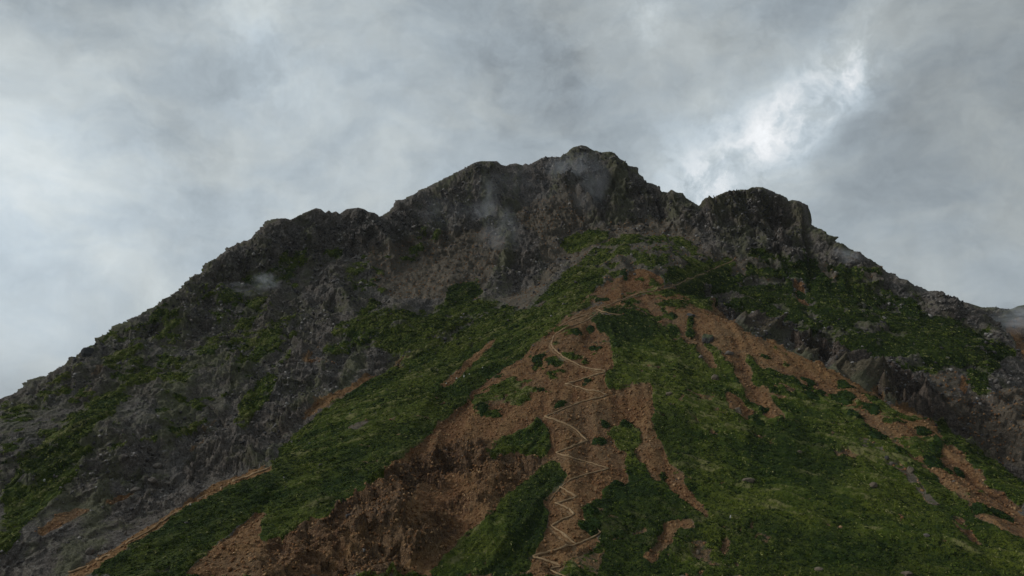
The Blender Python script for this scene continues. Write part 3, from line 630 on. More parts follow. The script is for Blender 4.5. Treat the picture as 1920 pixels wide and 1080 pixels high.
# ground cover weights
def raise_ground():
    VX = VY = VZ = None
    jx = 2.6 * fbm(X, Y, Z, 9, 3, seed=11) + 1.3 * fbm(X, Y, Z, 3, 2, seed=12)
    jy = 2.6 * fbm(X, Y, Z, 9, 3, seed=21) + 1.3 * fbm(X, Y, Z, 3, 2, seed=22)
    scrub = np.zeros(X.shape); scree = np.zeros(X.shape); ochre = np.zeros(X.shape); grey = np.zeros(X.shape); crag = np.zeros(X.shape); pine_shade = np.zeros(X.shape); spur = np.zeros(X.shape)
    front = R > 170
    slope = bil(np.hypot(gx_, gy_), X, Y)
    scrub[R < 245] = .8; grey[R < 245] = .85
    scrub[R > rc[:, None] + 12] = .45
    for kind, val, pts in COVER:
        ox, oy = outline(pts)
        m = inside(ox, oy, X + jx, Y + jy)
        if kind == 'g': scrub[m] = val; scree[m] *= (1 - val); grey[m] *= (1 - .5 * val)
        elif kind == 's': scree[m] = val; scrub[m] = 0; grey[m] = 0
        elif kind == 'y': grey[m] = val; scree[m] *= 1 - val; scrub[m] *= .3
        elif kind == 'b': grey[m] = .5; scrub[m] = 0; spur[m] = 1
        elif kind == 'p': pine_shade[m] = val
        elif kind == 'h': scrub[m] = np.maximum(scrub[m], val)
        elif kind == 'k': scrub[m] = 0; scree[m] = 0; grey[m] = 0
        elif kind == 'o':
            ochre[m] = np.maximum(ochre[m], val)
            if val > .6: scrub[m] = 0; scree[m] = np.maximum(scree[m], .6)
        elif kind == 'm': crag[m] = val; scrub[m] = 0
    lf = bil(LIC_F, X, Y); lm = bil(LIC_M, X, Y); lc = bil(LIC_C, X, Y)
    lv = bilv(LIC_V, X, Y); lw = bilv(LIC_W, X, Y)
    # partial cover breaks up into patches that follow ledges and runnels
    patch = fbm(X, Y, Z * 1.6, 11, 5, .62, seed=31) * 1.5 + .12 * lm + .12 * lw
    ragged = fbm(X, Y, Z, 5, 4, .65, seed=33) + .12 * lf
    full = np.clip((blur2((scrub >= .9) * 1.0, 5) + .42 * ragged - .5) * 5 + .5, 0, 1)
    part = np.clip((patch - (0.62 - 1.24 * blur2(scrub * (scrub < .9), 3))) * 3.2 + .5, 0, 1) * (blur2(scrub, 3) > .04)
    gap = np.clip((ridged(X, Y, Z, 13, 4, .6, seed=35) + .13 * lw - .72) * 7, 0, 1)      # bare strips inside the green
    dens = np.maximum(full, part * (scrub < .9)) * (1 - gap * .8 * (scrub < 1.01))
    scree = np.clip((blur2(scree, 4) + .25 * ragged * (blur2(scree, 4) > .02) - .42) * 3.5 + .42, 0, 1) * (scree * .5 + .5)
    soft = np.clip(scrub + 0, 0, 1)
    scree = np.maximum(scree, .56 * spur * (1 - dens * .5) * (1 - .45 * (grey > .6)))
    rockw = np.clip(1 - blur2(dens, 3) * .80 - blur2(scree, 4) * .93 - blur2(grey, 4) * .62, 0, 1)
    rockw = np.maximum(rockw, blur2(crag, 3) * .85)
    rockw *= np.clip((R - 150) / 60, 0, 1)
    rockw *= np.clip((slope - .25) / .45, .25, 1)
    VZ0 = Z
    # rock relief: buttresses, blocks and cracks, pushed out along the slope normal
    gxs = bil(gx_, X, Y); gys = bil(gy_, X, Y)
    nl = np.sqrt(gxs ** 2 + gys ** 2 + 1); nx, ny, nz = -gxs / nl, -gys / nl, 1 / nl
    wx = X + 4 * fbm(X, Y, Z, 22, 3, seed=41); wy = Y + 4 * fbm(X, Y, Z, 22, 3, seed=42); wz = Z; wx = wx + .38 * Z
    big = ridged(wx, wy, wz * .5, 46, 4, .5, seed=5)            # tall fluted ribs
    mid = ridged(wx, wy, wz * .55, 15, 5, .58, seed=6)
    b1, l1 = blocks(wx, wy, wz * .7, 9.0, 1); b2, l2 = blocks(wx + 9, wy, wz * .75, 3.6, 2)
    sml = ridged(wx, wy, wz * .6, 5.2, 4, .6, seed=9)
    disp = 17.0 * (big - .35) + 8.5 * (mid - .35) + 3.0 * (sml - .35) + 1.5 * lc + 2.0 * l1 + 1.3 * np.minimum(b1 * 2.5, 1) + 1.0 * l2 + .6 * np.minimum(b2 * 2.5, 1)
    b0, l0 = blocks(wx + 5, wy, wz * .42, 17.0, 3)
    disp += 3.2 * l0 + 1.6 * np.minimum(b0 * 2.2, 1)
    lz = (VZ0 + 5 * fbm(X, Y, Z, 40, 3, seed=44) + 2.2 * l0 + 1.2 * l1) / 8.5          # beds: ledges with a step above each
    fr_ = lz - np.floor(lz); disp += (2.6 * (1 - fr_) ** 1.6 - 1.2) * np.clip(.4 + 1.5 * fbm(X, Y, Z, 35, 2, seed=45), 0, 1)
    disp += 1.2 * fbm(X, Y, Z, 2.2, 3, .65, seed=51) + .5 * lm
    cliff = np.clip((slope - .8) / .6, 0, 1)
    disp = disp * rockw * (1 - .28 * np.clip(1 - np.abs(R - rc[:, None]) / 22, 0, 1)) * (.60 + .5 * cliff) * (1 + blur2(crag, 4) * 1.1)
    c1, m1 = blocks(wx * .9 + wy * .3, wy, wz * .55, 6.5, 5); c2, m2 = blocks(wx, wy, wz * .6, 2.6, 6)
    disp += np.clip(blur2(crag, 5) * 1.4, 0, 1) * (2.6 * m1 + 1.6 * np.minimum(c1 * 2.2, 1) + 1.1 * m2 + .5 + 1.6 * lm * .5) * np.clip((R - 170) / 40, 0, 1)
    rest = (1 - rockw)
    rill = ridged(X + 3 * lm, Y, Z, 12, 4, .55, seed=64) - .4
    flat_, worn = worn_map()(X, Y)
    pine_shade = np.clip(blur2(pine_shade, 6) + .35 * ragged * (blur2(pine_shade, 6) > .05), 0, 1)
    dens = dens * (1 - flat_ * .9)
    disp += rest * scree * ((1.3 + 1.6 * blur2(crag > .3, 6)) * rill + .7 * lm + .35 * fbm(X, Y, Z, 1.8, 2, .6, seed=65)) * np.clip((R - 150) / 60, 0, 1)
    disp += rest * (1.2 * fbm(X, Y, Z, 30, 3, seed=61) + .35 * lm + .25 * lf + .35 * fbm(X, Y, Z, 4, 4, .6, seed=62)) * np.clip(R / 180, .1, 1)
    disp *= 1 - .8 * flat_
    disp -= .35 * worn
    hump = .5 + .5 * fbm(X, Y, Z, 3.2, 3, .6, seed=71)
    disp += blur2(dens, 1) * (.35 + .8 * hump + .22 * lv + .40 * lw) * np.clip((R - 60) / 100, .15, 1)
    VX = X + nx * disp; VY = Y + ny * disp; VZ = Z + nz * disp
    # crest profile: the surveyed skyline
    R2 = np.hypot(VX, VY); A2 = np.arctan2(VX, VY)
    near = np.clip((R2 - (rc[:, None] - 55)) / 50, 0, 1); near = near * near * (3 - 2 * near)
    for it in range(3):
        e2 = VZ / R2
        pk = np.where(near > .5, e2, -9).max(1)
        de = np.interp(az, _sa, _se) - pk
        de = np.convolve(np.pad(de, 2, 'edge'), np.ones(5) / 5 if it == 0 else np.array([0, .25, .5, .25, 0]), 'valid')
        VZ = VZ + near * de[:, None] * R2

    return scrub, scree, ochre, grey, crag, dens, soft, rockw, VX, VY, VZ, slope, gxs, gys, lf, lm, lc, worn, pine_shade, lv, lw
DISPL = None
def locate_mesh(px, py):
    """as locate(), on the surface with its relief; gives the undisturbed map position of the vertex hit"""
    px = np.atleast_1d(np.asarray(px, float)); py = np.atleast_1d(np.asarray(py, float))
    x, y, z = px_dir(px, py); h = np.sqrt(x * x + y * y); e = z / h; a_ = np.arctan2(x, y)
    fi = np.interp(a_, az, np.arange(len(az))); i0 = np.clip(fi.astype(int), 0, len(az) - 2); tf = fi - i0
    EE = DISPL[i0] * (1 - tf)[:, None] + DISPL[i0 + 1] * tf[:, None]
    ok = (R[i0] > 185) & (EE >= e[:, None]); k = np.where(ok.any(1), ok.argmax(1), np.where(R[i0] > 185, EE, -9).argmax(1))
    r_ = R[i0, k] * (1 - tf) + R[i0 + 1, k] * tf
    return np.sin(a_) * r_, np.cos(a_) * r_
outcome = raise_ground()
VX, VY, VZ = outcome[8:11]
DISPL = blur2(VZ / np.hypot(VX, VY), 4)
_locate0 = locate
locate = locate_mesh
outcome = raise_ground()
scrub, scree, ochre, grey, crag, dens, soft, rockw, VX, VY, VZ, slope, gxs, gys, lf, lm, lc, worn, pine_shade, lv, lw = outcome
locate = _locate0
def mesh_grid(name, VX, VY, VZ):
    na, nk = VX.shape
    me = bpy.data.meshes.new(name)
    co = np.stack([VX, VY, VZ], -1).reshape(-1, 3).astype(np.float32)
    idx = np.arange(na * nk).reshape(na, nk)
    q = np.stack([idx[:-1, :-1], idx[1:, :-1], idx[1:, 1:], idx[:-1, 1:]], -1).reshape(-1, 4)
    me.vertices.add(len(co)); me.vertices.foreach_set('co', co.ravel())
    me.loops.add(q.size); me.loops.foreach_set('vertex_index', q.ravel().astype(np.int32))
    me.polygons.add(len(q)); me.polygons.foreach_set('loop_start', np.arange(0, q.size, 4, dtype=np.int32))
    me.polygons.foreach_set('loop_total', np.full(len(q), 4, np.int32))
    me.update(calc_edges=True)
    return me
def attr(me, name, A):
    a = me.attributes.new(name, 'FLOAT', 'POINT'); a.data.foreach_set('value', np.asarray(A, np.float32).ravel())
me = mesh_grid("mountain", VX, VY, VZ)
for n_, A_ in (('scrub', dens), ('scree', scree), ('ochre', ochre), ('grey', grey), ('crag', crag), ('lf', lf), ('lm', lm), ('lc', lc), ('worn', worn), ('pine_shade', pine_shade), ('lv', lv), ('lw', lw), ('sparse', soft)): attr(me, n_, A_)
mountain = bpy.data.objects.new("mountain", me); scene.collection.objects.link(mountain)
mountain['kind'] = 'structure'
me.materials.append(mat_mountain)

# ------------------------------------------------------------------ loose cover: one object for each kind nobody could count
def build_mesh(name, V, F, mats, fmat=None, attrs=None, kind=None, smooth=False):
    """V (n,3), F (m,3 or 4)"""
    m_ = bpy.data.meshes.new(name)
    V = np.asarray(V, np.float32); F = np.asarray(F, np.int32); k = F.shape[1]
    m_.vertices.add(len(V)); m_.vertices.foreach_set('co', V.ravel())
    m_.loops.add(F.size); m_.loops.foreach_set('vertex_index', F.ravel())
    m_.polygons.add(len(F)); m_.polygons.foreach_set('loop_start', np.arange(0, F.size, k, dtype=np.int32))
    m_.polygons.foreach_set('loop_total', np.full(len(F), k, np.int32))
    if fmat is not None: m_.polygons.foreach_set('material_index', np.asarray(fmat, np.int32))
    m_.update(calc_edges=True)
    if smooth: m_.shade_smooth()
    for n_, A_ in (attrs or {}).items(): attr(m_, n_, A_)
    for mt in mats: m_.materials.append(mt)
    o = bpy.data.objects.new(name, m_); scene.collection.objects.link(o)
    if kind: o['kind'] = kind
    return o
rng = np.random.RandomState(19)
def tuft_proto(nb, seed, flat=.6):
    """a clump of leafy sprays: small quads set all over a low dome"""
    r = np.random.RandomState(seed); V = []; F = []
    for i in range(nb):
        th = r.rand() * 2 * math.pi; ph = math.acos(1 - r.rand() * .95)
        n = np.array([math.sin(ph) * math.cos(th), math.sin(ph) * math.sin(th), math.cos(ph)])
        c = n * np.array([1, 1, flat]) * (.55 + .4 * r.rand())
        a = np.cross(n, [0, 0, 1.0]); a = a / (np.linalg.norm(a) + 1e-6) if np.linalg.norm(a) > .05 else np.array([1., 0, 0])
        n2 = n + r.randn(3) * .45; n2 /= np.linalg.norm(n2)
        a = a + r.randn(3) * .4; a -= n2 * a.dot(n2); a /= np.linalg.norm(a); b_ = np.cross(n2, a)
        s = .30 + .22 * r.rand(); t_ = s * (.45 + .5 * r.rand())
        k = len(V)
        V += [c - a * s, c - b_ * t_ * .6, c + a * s, c + b_ * t_]
        F.append([k, k + 1, k + 2, k + 3])
    return np.array(V), np.array(F)
def rock_proto(seed):
    """an angular block: a cube knocked out of true"""
    r = np.random.RandomState(seed)
    V = np.array([[x, y, z] for x in (-1, 1) for y in (-1, 1) for z in (-1, 1)], float)
    V *= (.45 + .5 * r.rand(8, 1)); V += r.randn(8, 3) * .14; V *= np.array([1, .6 + .4 * r.rand(), .5 + .5 * r.rand()])
    F = np.array([[0, 1, 3, 2], [4, 6, 7, 5], [0, 4, 5, 1], [2, 3, 7, 6], [0, 2, 6, 4], [1, 5, 7, 3]])
    return V, F
def stamp(protos, P, N, S, aspect=None, align=.7, heading=None):
    """copies of the protos at P, leaning to the slope normal N, sizes S"""
    Vs, Fs, rnd = [], [], []; off = 0
    which = rng.randint(0, len(protos), len(P))
    for k, (V, F) in enumerate(protos):
        m = which == k; n = m.sum()
        if not n: continue
        p, nn, s = P[m], N[m], S[m]
        up = nn * align + np.array([0, 0, 1 - align]); up /= np.linalg.norm(up, axis=1, keepdims=True)
        th = rng.rand(n) * 2 * math.pi if heading is None else heading[m] + rng.randn(n) * .3
        h = np.stack([np.cos(th), np.sin(th), np.zeros(n)], -1)
        a = h - up * (h * up).sum(1, keepdims=True); a /= np.linalg.norm(a, axis=1, keepdims=True); b_ = np.cross(up, a)
        sx, sy, sz = (s, s, s) if aspect is None else (s * aspect[0], s * aspect[1], s * aspect[2])
        W = p[:, None] + V[None, :, :1] * (a * sx[:, None])[:, None] + V[None, :, 1:2] * (b_ * sy[:, None])[:, None] + V[None, :, 2:] * (up * sz[:, None])[:, None]
        Vs.append(W.reshape(-1, 3)); Fs.append((F[None] + (np.arange(n) * len(V))[:, None, None] + off).reshape(-1, F.shape[1]))
        rnd.append(np.repeat(rng.rand(n), len(V))); off += n * len(V)
    return np.concatenate(Vs), np.concatenate(Fs), np.concatenate(rnd)
# vertex table of the mountain
daz = np.abs(np.gradient(az)); dR = np.abs(np.gradient(R, axis=1))
ex, ey, ez = np.gradient(VX, axis=1), np.gradient(VY, axis=1), np.gradient(VZ, axis=1)
fx_, fy_, fz_ = np.gradient(VX, axis=0), np.gradient(VY, axis=0), np.gradient(VZ, axis=0)
NXx = ey * fz_ - ez * fy_; NYy = ez * fx_ - ex * fz_; NZz = ex * fy_ - ey * fx_
area = np.sqrt(NXx ** 2 + NYy ** 2 + NZz ** 2) + 1e-9
sg = np.sign(NZz); sg[sg == 0] = 1
NRM = np.stack([NXx / area * sg, NYy / area * sg, NZz / area * sg], -1)
inview = (np.abs(az) < math.radians(40))[:, None] & (R > 175) & (R < rc[:, None] + 8)
PTS = np.stack([VX, VY, VZ], -1)
def pick(weight, n):
    w_ = (weight * area * inview).ravel(); w_ = w_ / w_.sum()
    i = rng.choice(w_.size, n, p=w_)
    return i
def place(i, sink, S):
    P = PTS.reshape(-1, 3)[i].copy(); N = NRM.reshape(-1, 3)[i]
    step = (1.2 * rng.rand(len(i)) - .6)
    P += N * (sink * S)[:, None]
    P[:, 0] += step; P[:, 1] += rng.rand(len(i)) - .5
    return P, N
tp = [tuft_proto(13, 100 + k) for k in range(6)]
tl = [tuft_proto(9, 200 + k, .9) for k in range(5)]
rp = [rock_proto(300 + k) for k in range(14)]
dn = np.clip(dens, 0, 1)
bushy = np.clip(.5 + 1.6 * fbm(X, Y, Z, 14, 4, .6, seed=81) + .05 * lm, 0.05, 1)
bushy = np.clip(bushy - .18 * lw, .05, 1); bushy = np.clip(bushy * (1 - .3 * pine_shade) + pine_shade * .75, .05, 1)
i = pick((dn > .45) * bushy * np.clip((320 / R) ** 1.0, .5, 1.5), int(78000 * QUAL ** .5)); S = (.40 + .75 * rng.rand(len(i)) ** 3.5) * np.clip(R.ravel()[i] / 330, .8, 1.5)
P, N = place(i, -.12, S)
V, F, rn = stamp(tp, P, N, S, (1.15, .95, .75))
build_mesh("dwarf_pine_scrub", V, F, [mat_pine], attrs={'rnd': rn}, kind='stuff')
i = pick((dn > .3) * np.clip(1.15 - bushy, .05, 1), int(34000 * QUAL ** .5)); S = (.4 + .5 * rng.rand(len(i))) * np.clip(R.ravel()[i] / 330, .8, 1.5)
P, N = place(i, -.1, S)
gh = np.arctan2(gys.ravel()[i], gxs.ravel()[i])
V, F, rn = stamp(tl, P, N, S, (1.6, .8, .6), heading=gh)
build_mesh("mountain_grass", V, F, [mat_grass], attrs={'rnd': rn}, kind='stuff')
rw = np.clip(rockw, 0, 1) * np.clip((R - 190) / 30, 0, 1)
i = pick((R < rc[:, None] - 5) * rw ** 1.5 * np.clip(.35 + 1.2 * fbm(X, Y, Z, 16, 3, seed=91), .05, 1), int(34000 * QUAL ** .5)); S = (.22 + 1.0 * rng.rand(len(i)) ** 4.5) * np.clip(R.ravel()[i] / 480, .6, 1.2)
P, N = place(i, .05, S)
V, F, rn = stamp(rp, P, N, S, (1.1, .9, 1.0), align=.5)
build_mesh("broken_rock", V, F, [mat_rock], attrs={'rnd': rn}, kind='stuff')
i = pick(np.clip(scree + .5 * grey, 0, 1) * (dn < .4) * np.clip(1 - 2.5 * worn, 0, 1), int(42000 * QUAL ** .5)); S = (.12 + .55 * rng.rand(len(i)) ** 4)
P, N = place(i, .1, S)
V, F, rn = stamp(rp, P, N, S, None)
build_mesh("scree_stones", V, F, [mat_stone], attrs={'rnd': rn}, kind='stuff')

# ------------------------------------------------------------------ objects standing on the mountain
from mathutils.bvhtree import BVHTree
_dg = bpy.context.evaluated_depsgraph_get()
bvh = BVHTree.FromObject(mountain, _dg)
def ground(x, y):
    h = bvh.ray_cast(Vector((x, y, 600)), Vector((0, 0, -1)))
    return (h[0].z, h[1]) if h[0] is not None else (float(bil(Z2, x, y)), Vector((0, 0, 1)))
def seen(px, py):
    """the mesh point met by the sight line through a photo point, else the surveyed one"""
    x, y, z = px_dir(px, py); dv = Vector((float(x), float(y), float(z))).normalized()
    h = bvh.ray_cast(Vector((0, 0, 0)) + dv * 160, dv)
    return h[0]
def smoothline(pts, step):
    P = []
    for p in pts:
        h = seen(*p)
        P.append(Vector((h.x, h.y)) if h is not None else Vector([float(v[0]) for v in locate(*p)]))
    P = [P[0]] + [(P[k - 1] + P[k] * 2 + P[k + 1]) / 4 for k in range(1, len(P) - 1)] + [P[-1]]
    out = []
    for a, b in zip(P[:-1], P[1:]):
        n = max(1, int((b - a).length / step))
        out += [a.lerp(b, k / n) for k in range(n)]
    return out + [P[-1]]
def densify(pts, step=6):
    o = []
    for a, b in zip(pts[:-1], pts[1:]):
        n = max(1, int(math.hypot(b[0] - a[0], b[1] - a[1]) / step))
        o += [(a[0] + (b[0] - a[0]) * k / n, a[1] + (b[1] - a[1]) * k / n) for k in range(n)]
    return o + [pts[-1]]
def ribbon(name, lines, width, mat, lift=.65):
    V, F, rn = [], [], []
    for li, (pts, wf) in enumerate(lines):
        L = smoothline(densify(pts), .8)
        # a walked line wavers a little
        L = [p + Vector((.22 * math.sin(k * .41 + li), .18 * math.cos(k * .33 + li * 2))) for k, p in enumerate(L)]
        for k, p in enumerate(L):
            t = (L[min(k + 1, len(L) - 1)] - L[max(k - 1, 0)]); t = t.normalized() if t.length > 0 else Vector((1, 0))
            s = Vector((-t.y, t.x)); wd = width * (.35 + .65 * wf) * (.6 + .8 * rng.rand()) * (p.length / 300)
            gz = ground(p.x, p.y)[0]
            for c in (-1, 0, 1):
                q = p + s * (wd * .5 * c); z = ground(q.x, q.y)[0]
                z = z + lift * (1 if c == 0 else .55)
                V.append((q.x, q.y, z)); rn.append(rng.rand())
            if k:
                o = len(V) - 6
                F += [(o, o + 3, o + 4, o + 1), (o + 1, o + 4, o + 5, o + 2)]
    # the trodden bed has depth: a skirt carried into the ground on both sides
    n0 = len(V)
    V = np.array(V); F = np.array(F)
    o_ = build_mesh(name, V, F, [mat], attrs={'rnd': rn}, kind='structure', smooth=False)
    sol_ = o_.modifiers.new("depth", 'SOLIDIFY'); sol_.thickness = .35; sol_.offset = -1
    return o_
ribbon("footpath", TRAIL, .50, mat_path)
ribbon("ridge_path", RIM, .9, mat_path)

def tag(o, label, cat, group=None, kind=None):
    o['label'] = label; o['category'] = cat
    if group: o['group'] = group
    if kind: o['kind'] = kind
# boulders --------------------------------------------------------
import bmesh
def boulder_mesh(name, seed, sx, sy, sz, mats, rough=.22, cap=False, sub=4):
    r = np.random.RandomState(seed)
    bm = bmesh.new(); bmesh.ops.create_icosphere(bm, subdivisions=sub, radius=1.0)
    planes = [(lambda n: n / np.linalg.norm(n))(r.randn(3)) for _ in range(9)]; offs = .62 + .28 * r.rand(9)
    co = np.array([v.co[:] for v in bm.verts])
    for n, o in zip(planes, offs):
        dd = co @ n; over = np.clip(dd - o, 0, None); co -= over[:, None] * n * .92
    nn = fbm(co[:, 0] + seed, co[:, 1], co[:, 2], .8, 4, .6, seed=seed % 7)
    co *= (1 + rough * nn)[:, None]
    for v, c in zip(bm.verts, co): v.co = Vector((c[0] * sx, c[1] * sy, c[2] * sz))
    bm.normal_update()
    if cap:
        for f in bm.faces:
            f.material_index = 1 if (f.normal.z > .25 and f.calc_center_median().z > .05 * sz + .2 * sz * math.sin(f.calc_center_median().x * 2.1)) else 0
    m_ = bpy.data.meshes.new(name); bm.to_mesh(m_); bm.free()
    a = m_.attributes.new('rnd', 'FLOAT', 'POINT'); a.data.foreach_set('value', r.rand(len(m_.vertices)).astype(np.float32) * .6 + .2)
    for mt in mats: m_.materials.append(mt)
    return m_
# photo column, row, width px, height px, material, label
BOULDERS = [
 (1328,632,21,24,'moss','largest boulder, pale mossy top over dark grey base, alone on the red scree chute'),
 (1366,660,17,9,'pale','low wide boulder with a pale top face, lying in the scree below the mossy boulder'),
 (1295,590,15,9,'grey','dark grey boulder with a bluish pale crown at the head of the scree chute'),
 (1314,668,7,6,'pale','small pale rock on a red tongue of scree below the head of the chute'),
 (1341,707,12,12,'tan','light broken rock at the green edge left of the scree chute, above its lower fork'),
 (1384,769,14,14,'tan','tan weathered outcrop between the two lower tongues of the scree chute'),
 (1405,899,22,8,'tan','pale streaked outcrop alone in the middle of the dark green right slope'),
 (1707,880,11,12,'tan','tan grey boulder sunk in scrub beside the long red scree band on the right slope'),
 (1499,846,8,5,'tan','small light tan rock in the green slope above and right of the pale streaked outcrop'),
 (1638,908,12,8,'tan','small tan rock in green scrub left of the larger sunken boulder'),
 (1535,1066,14,6,'tan','low tan rock near the bottom edge under the green right slope'),
 (1700,1074,16,7,'tan','broad tan rock close to the bottom edge of the photo, far down the right slope'),
 (1370,968,3,6,'white','small upright white stone at the tip of the thin red scree tongue'),
 (1255,737,12,7,'tan','tan rock in turf just right of the hourglass of red scree'),
 (1662,857,7,7,'grey','grey stone at the edge of the red scree band among low scrub'),
 (1672,868,8,7,'pale','pale stone in scrub just below a grey stone by the red scree band'),
 (166,648,20,17,'dark','dark wedge shaped rock standing on the left skyline ridge'),
 (295,871,15,9,'pale','pale slab lying on the dark left rock face above the bare outcrops'),
 (168,1034,12,13,'pale','rounded pale rock at the foot of the left rock face near the path'),
 (254,917,16,9,'pale','pale ledge of rock in the left face above the grey gully'),
 (286,898,16,8,'pale','light jagged rock just above the ledge in the left rock face'),
 (837,719,3,4,'white','white stone beside the lower end of the narrow scree streak'),
 (870,705,2.5,5,'white','upright white stone in the green slope right of the narrow scree streak'),
 (856,709,3,3,'white','one of two small white stones lying close together near the narrow scree streak'),
 (880,701,2.5,3,'white','tiny white stone above the upright white stone on the green slope'),
 (905,689,2.5,4,'white','highest of the small white stones beside the narrow scree streak'),
 (83,900,4,4,'white','white stone in the green hollow far down the left flank'),
 (357,946,4,4,'white','pale yellow stone on the ochre rim path of the left ridge'),
 (1499,555,4,4,'pale','pale stone on the small red patch high on the right flank'),
 (1309,1035,8,8,'tan','tan rock in the grass at the bottom of the green slope'),
 (1737,1003,9,5,'pale','flat pale stone low down beside the long scree band'),
 (235,1000,4,9,'pale','narrow upright pale rock beside the rim path on the left'),
]
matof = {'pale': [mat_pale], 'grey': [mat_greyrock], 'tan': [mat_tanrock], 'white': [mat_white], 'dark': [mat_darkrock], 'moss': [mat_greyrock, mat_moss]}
for k, (px, py, wpx, hpx, mk, lab) in enumerate(BOULDERS):
    p = seen(px, py + hpx * .35) or Vector((*[float(v[0]) for v in locate(px, py)], 0))
    dist = p.length; wd = wpx / FPX * dist; hd = hpx / FPX * dist
    small = wpx < 6
    m_ = boulder_mesh("boulder", 40 + k, wd * .56, wd * .5, hd * .62, matof[mk], cap=(mk == 'moss'), sub=2 if small else 4)
    o = bpy.data.objects.new("stone" if small else "boulder", m_); scene.collection.objects.link(o)
    gz, gn = ground(p.x, p.y)
    o.location = (p.x, p.y, gz + hd * (.05 if (wpx > 13 and mk in ('pale', 'tan')) else (-.42 if mk == 'dark' else .12))); o.rotation_euler = (rng.uniform(-.12, .12), rng.uniform(-.12, .12), rng.uniform(0, 6.28) if small else rng.uniform(-.5, .5))
    tag(o, lab, 'stone' if small else 'boulder', 'small pale stones on the slopes' if small else 'boulders lying on the mountain')
# separate shrub patches on the scree ------------------------------
SHRUBS = [
 (1174,793,23,22,'round dark shrub patch above the wide island of scrub in the hourglass scree'),
 (1135,798,15,14,'small round shrub patch left of the round dark one in the hourglass scree'),
 (1124,829,26,14,'low flat shrub patch just right of the sharpest bend of the zigzag path'),
 (1050,761,21,12,'dark shrub patch left of the path where it crosses the upper red scree'),
 (1100,716,17,10,'shrub patch just above the upper zigzag of the path'),
 (1107,615,16,11,'small dark shrub patch at the left edge of the green dome below the crest'),
 (1081,626,20,11,'wide dark shrub patch on the red crest beside the ochre gravel'),
 (1116,650,22,9,'low flat shrub patch below the red crest, left of the green dome'),
 (1158,655,16,8,'dark shrub on the lower left corner of the green dome'),
 (1034,681,14,9,'small shrub patch alone on the sparse brown slope left of the path'),
 (1008,674,26,13,'yellow green slanting shrub patch on the sparse brown slope'),
 (905,771,24,19,'slanting shrub patch alone in the red gully head, left of the green rib'),
 (1015,734,10,7,'small dark shrub on the brown slope where the red scree begins'),
 (1107,966,28,22,'dark rounded shrub patch right of the middle zigzags of the path'),
 (1106,996,38,26,'green oval shrub patch enclosed by the path loop near the bottom'),
 (1157,904,24,12,'low shrub patch in the fork of bare ground right of the path bend'),
 (1243,887,13,10,'tiny shrub in the right branch of the hourglass scree'),
 (1295,917,20,7,'thin flat shrub patch where the scree branch narrows'),
 (1262,621,18,12,'oval shrub patch at the left margin of the scree chute'),
 (1262,596,16,10,'small shrub patch above the oval one at the margin of the scree chute'),
 (1296,605,10,16,'upright dark shrub patch beneath the dark grey boulder'),
 (1293,628,14,14,'dark shrub patch splitting the red tongue above the mossy boulder'),
 (1431,768,20,11,'dark oval shrub patch near the lower end of the right tongue of the chute'),
 (1412,781,20,14,'dark shrub patch between the lower tongues of the scree chute'),
 (1424,792,22,9,'bluish dark shrub patch at the very foot of the scree chute'),
 (1435,675,18,9,'narrow slanting shrub patch high on the long right scree band'),
 (1515,716,26,14,'slanting shrub patch in the upper part of the long right scree band'),
 (1541,736,14,9,'small shrub patch just below the slanting one in the long scree band'),
 (1586,727,34,15,'wide shrub patch below the ochre rim of the long scree band'),
 (1580,749,54,22,'largest oval shrub patch, in the middle of the long right scree band'),
 (1522,746,32,13,'flat shrub patch on the lower edge of the scree band, left of the largest oval'),
 (1504,729,20,9,'small flat shrub patch on the lower edge of the scree band, highest there'),
 (1634,773,32,18,'slanting shrub patch right of and below the largest oval'),
 (1603,785,28,13,'shrub patch on the lower edge of the scree band below the largest oval'),
 (1731,812,28,14,'round shrub patch on the ochre bulge of the long scree band'),
 (1755,841,26,26,'tall dark round shrub patch below the ochre bulge'),
 (1751,868,44,19,'long shrub patch under the tall dark round one'),
 (1798,880,22,14,'small dark shrub patch at the right margin of the lower scree band'),
 (1778,882,16,8,'thin strip of shrub between two strands of the lower scree band'),
 (1876,964,44,15,'long thin shrub patch in the lowest part of the scree band'),
 (1840,961,36,20,'slanting shrub patch left of the long thin one at the lower scree band'),
 (1646,822,34,12,'slanting shrub patch between the scree band and a thin tan strip'),
 (1690,850,26,11,'small slanting shrub patch at the lower margin of the scree band'),
 (1500,545,22,16,'dark shrub patch hooked round by the small red patch high on the right flank'),
 (1170,516,14,10,'small dark shrub at the left tip of the red shoulder below the summit cliffs'),
 (1128,562,24,9,'dark shrub beside the path on the red crest'),
]
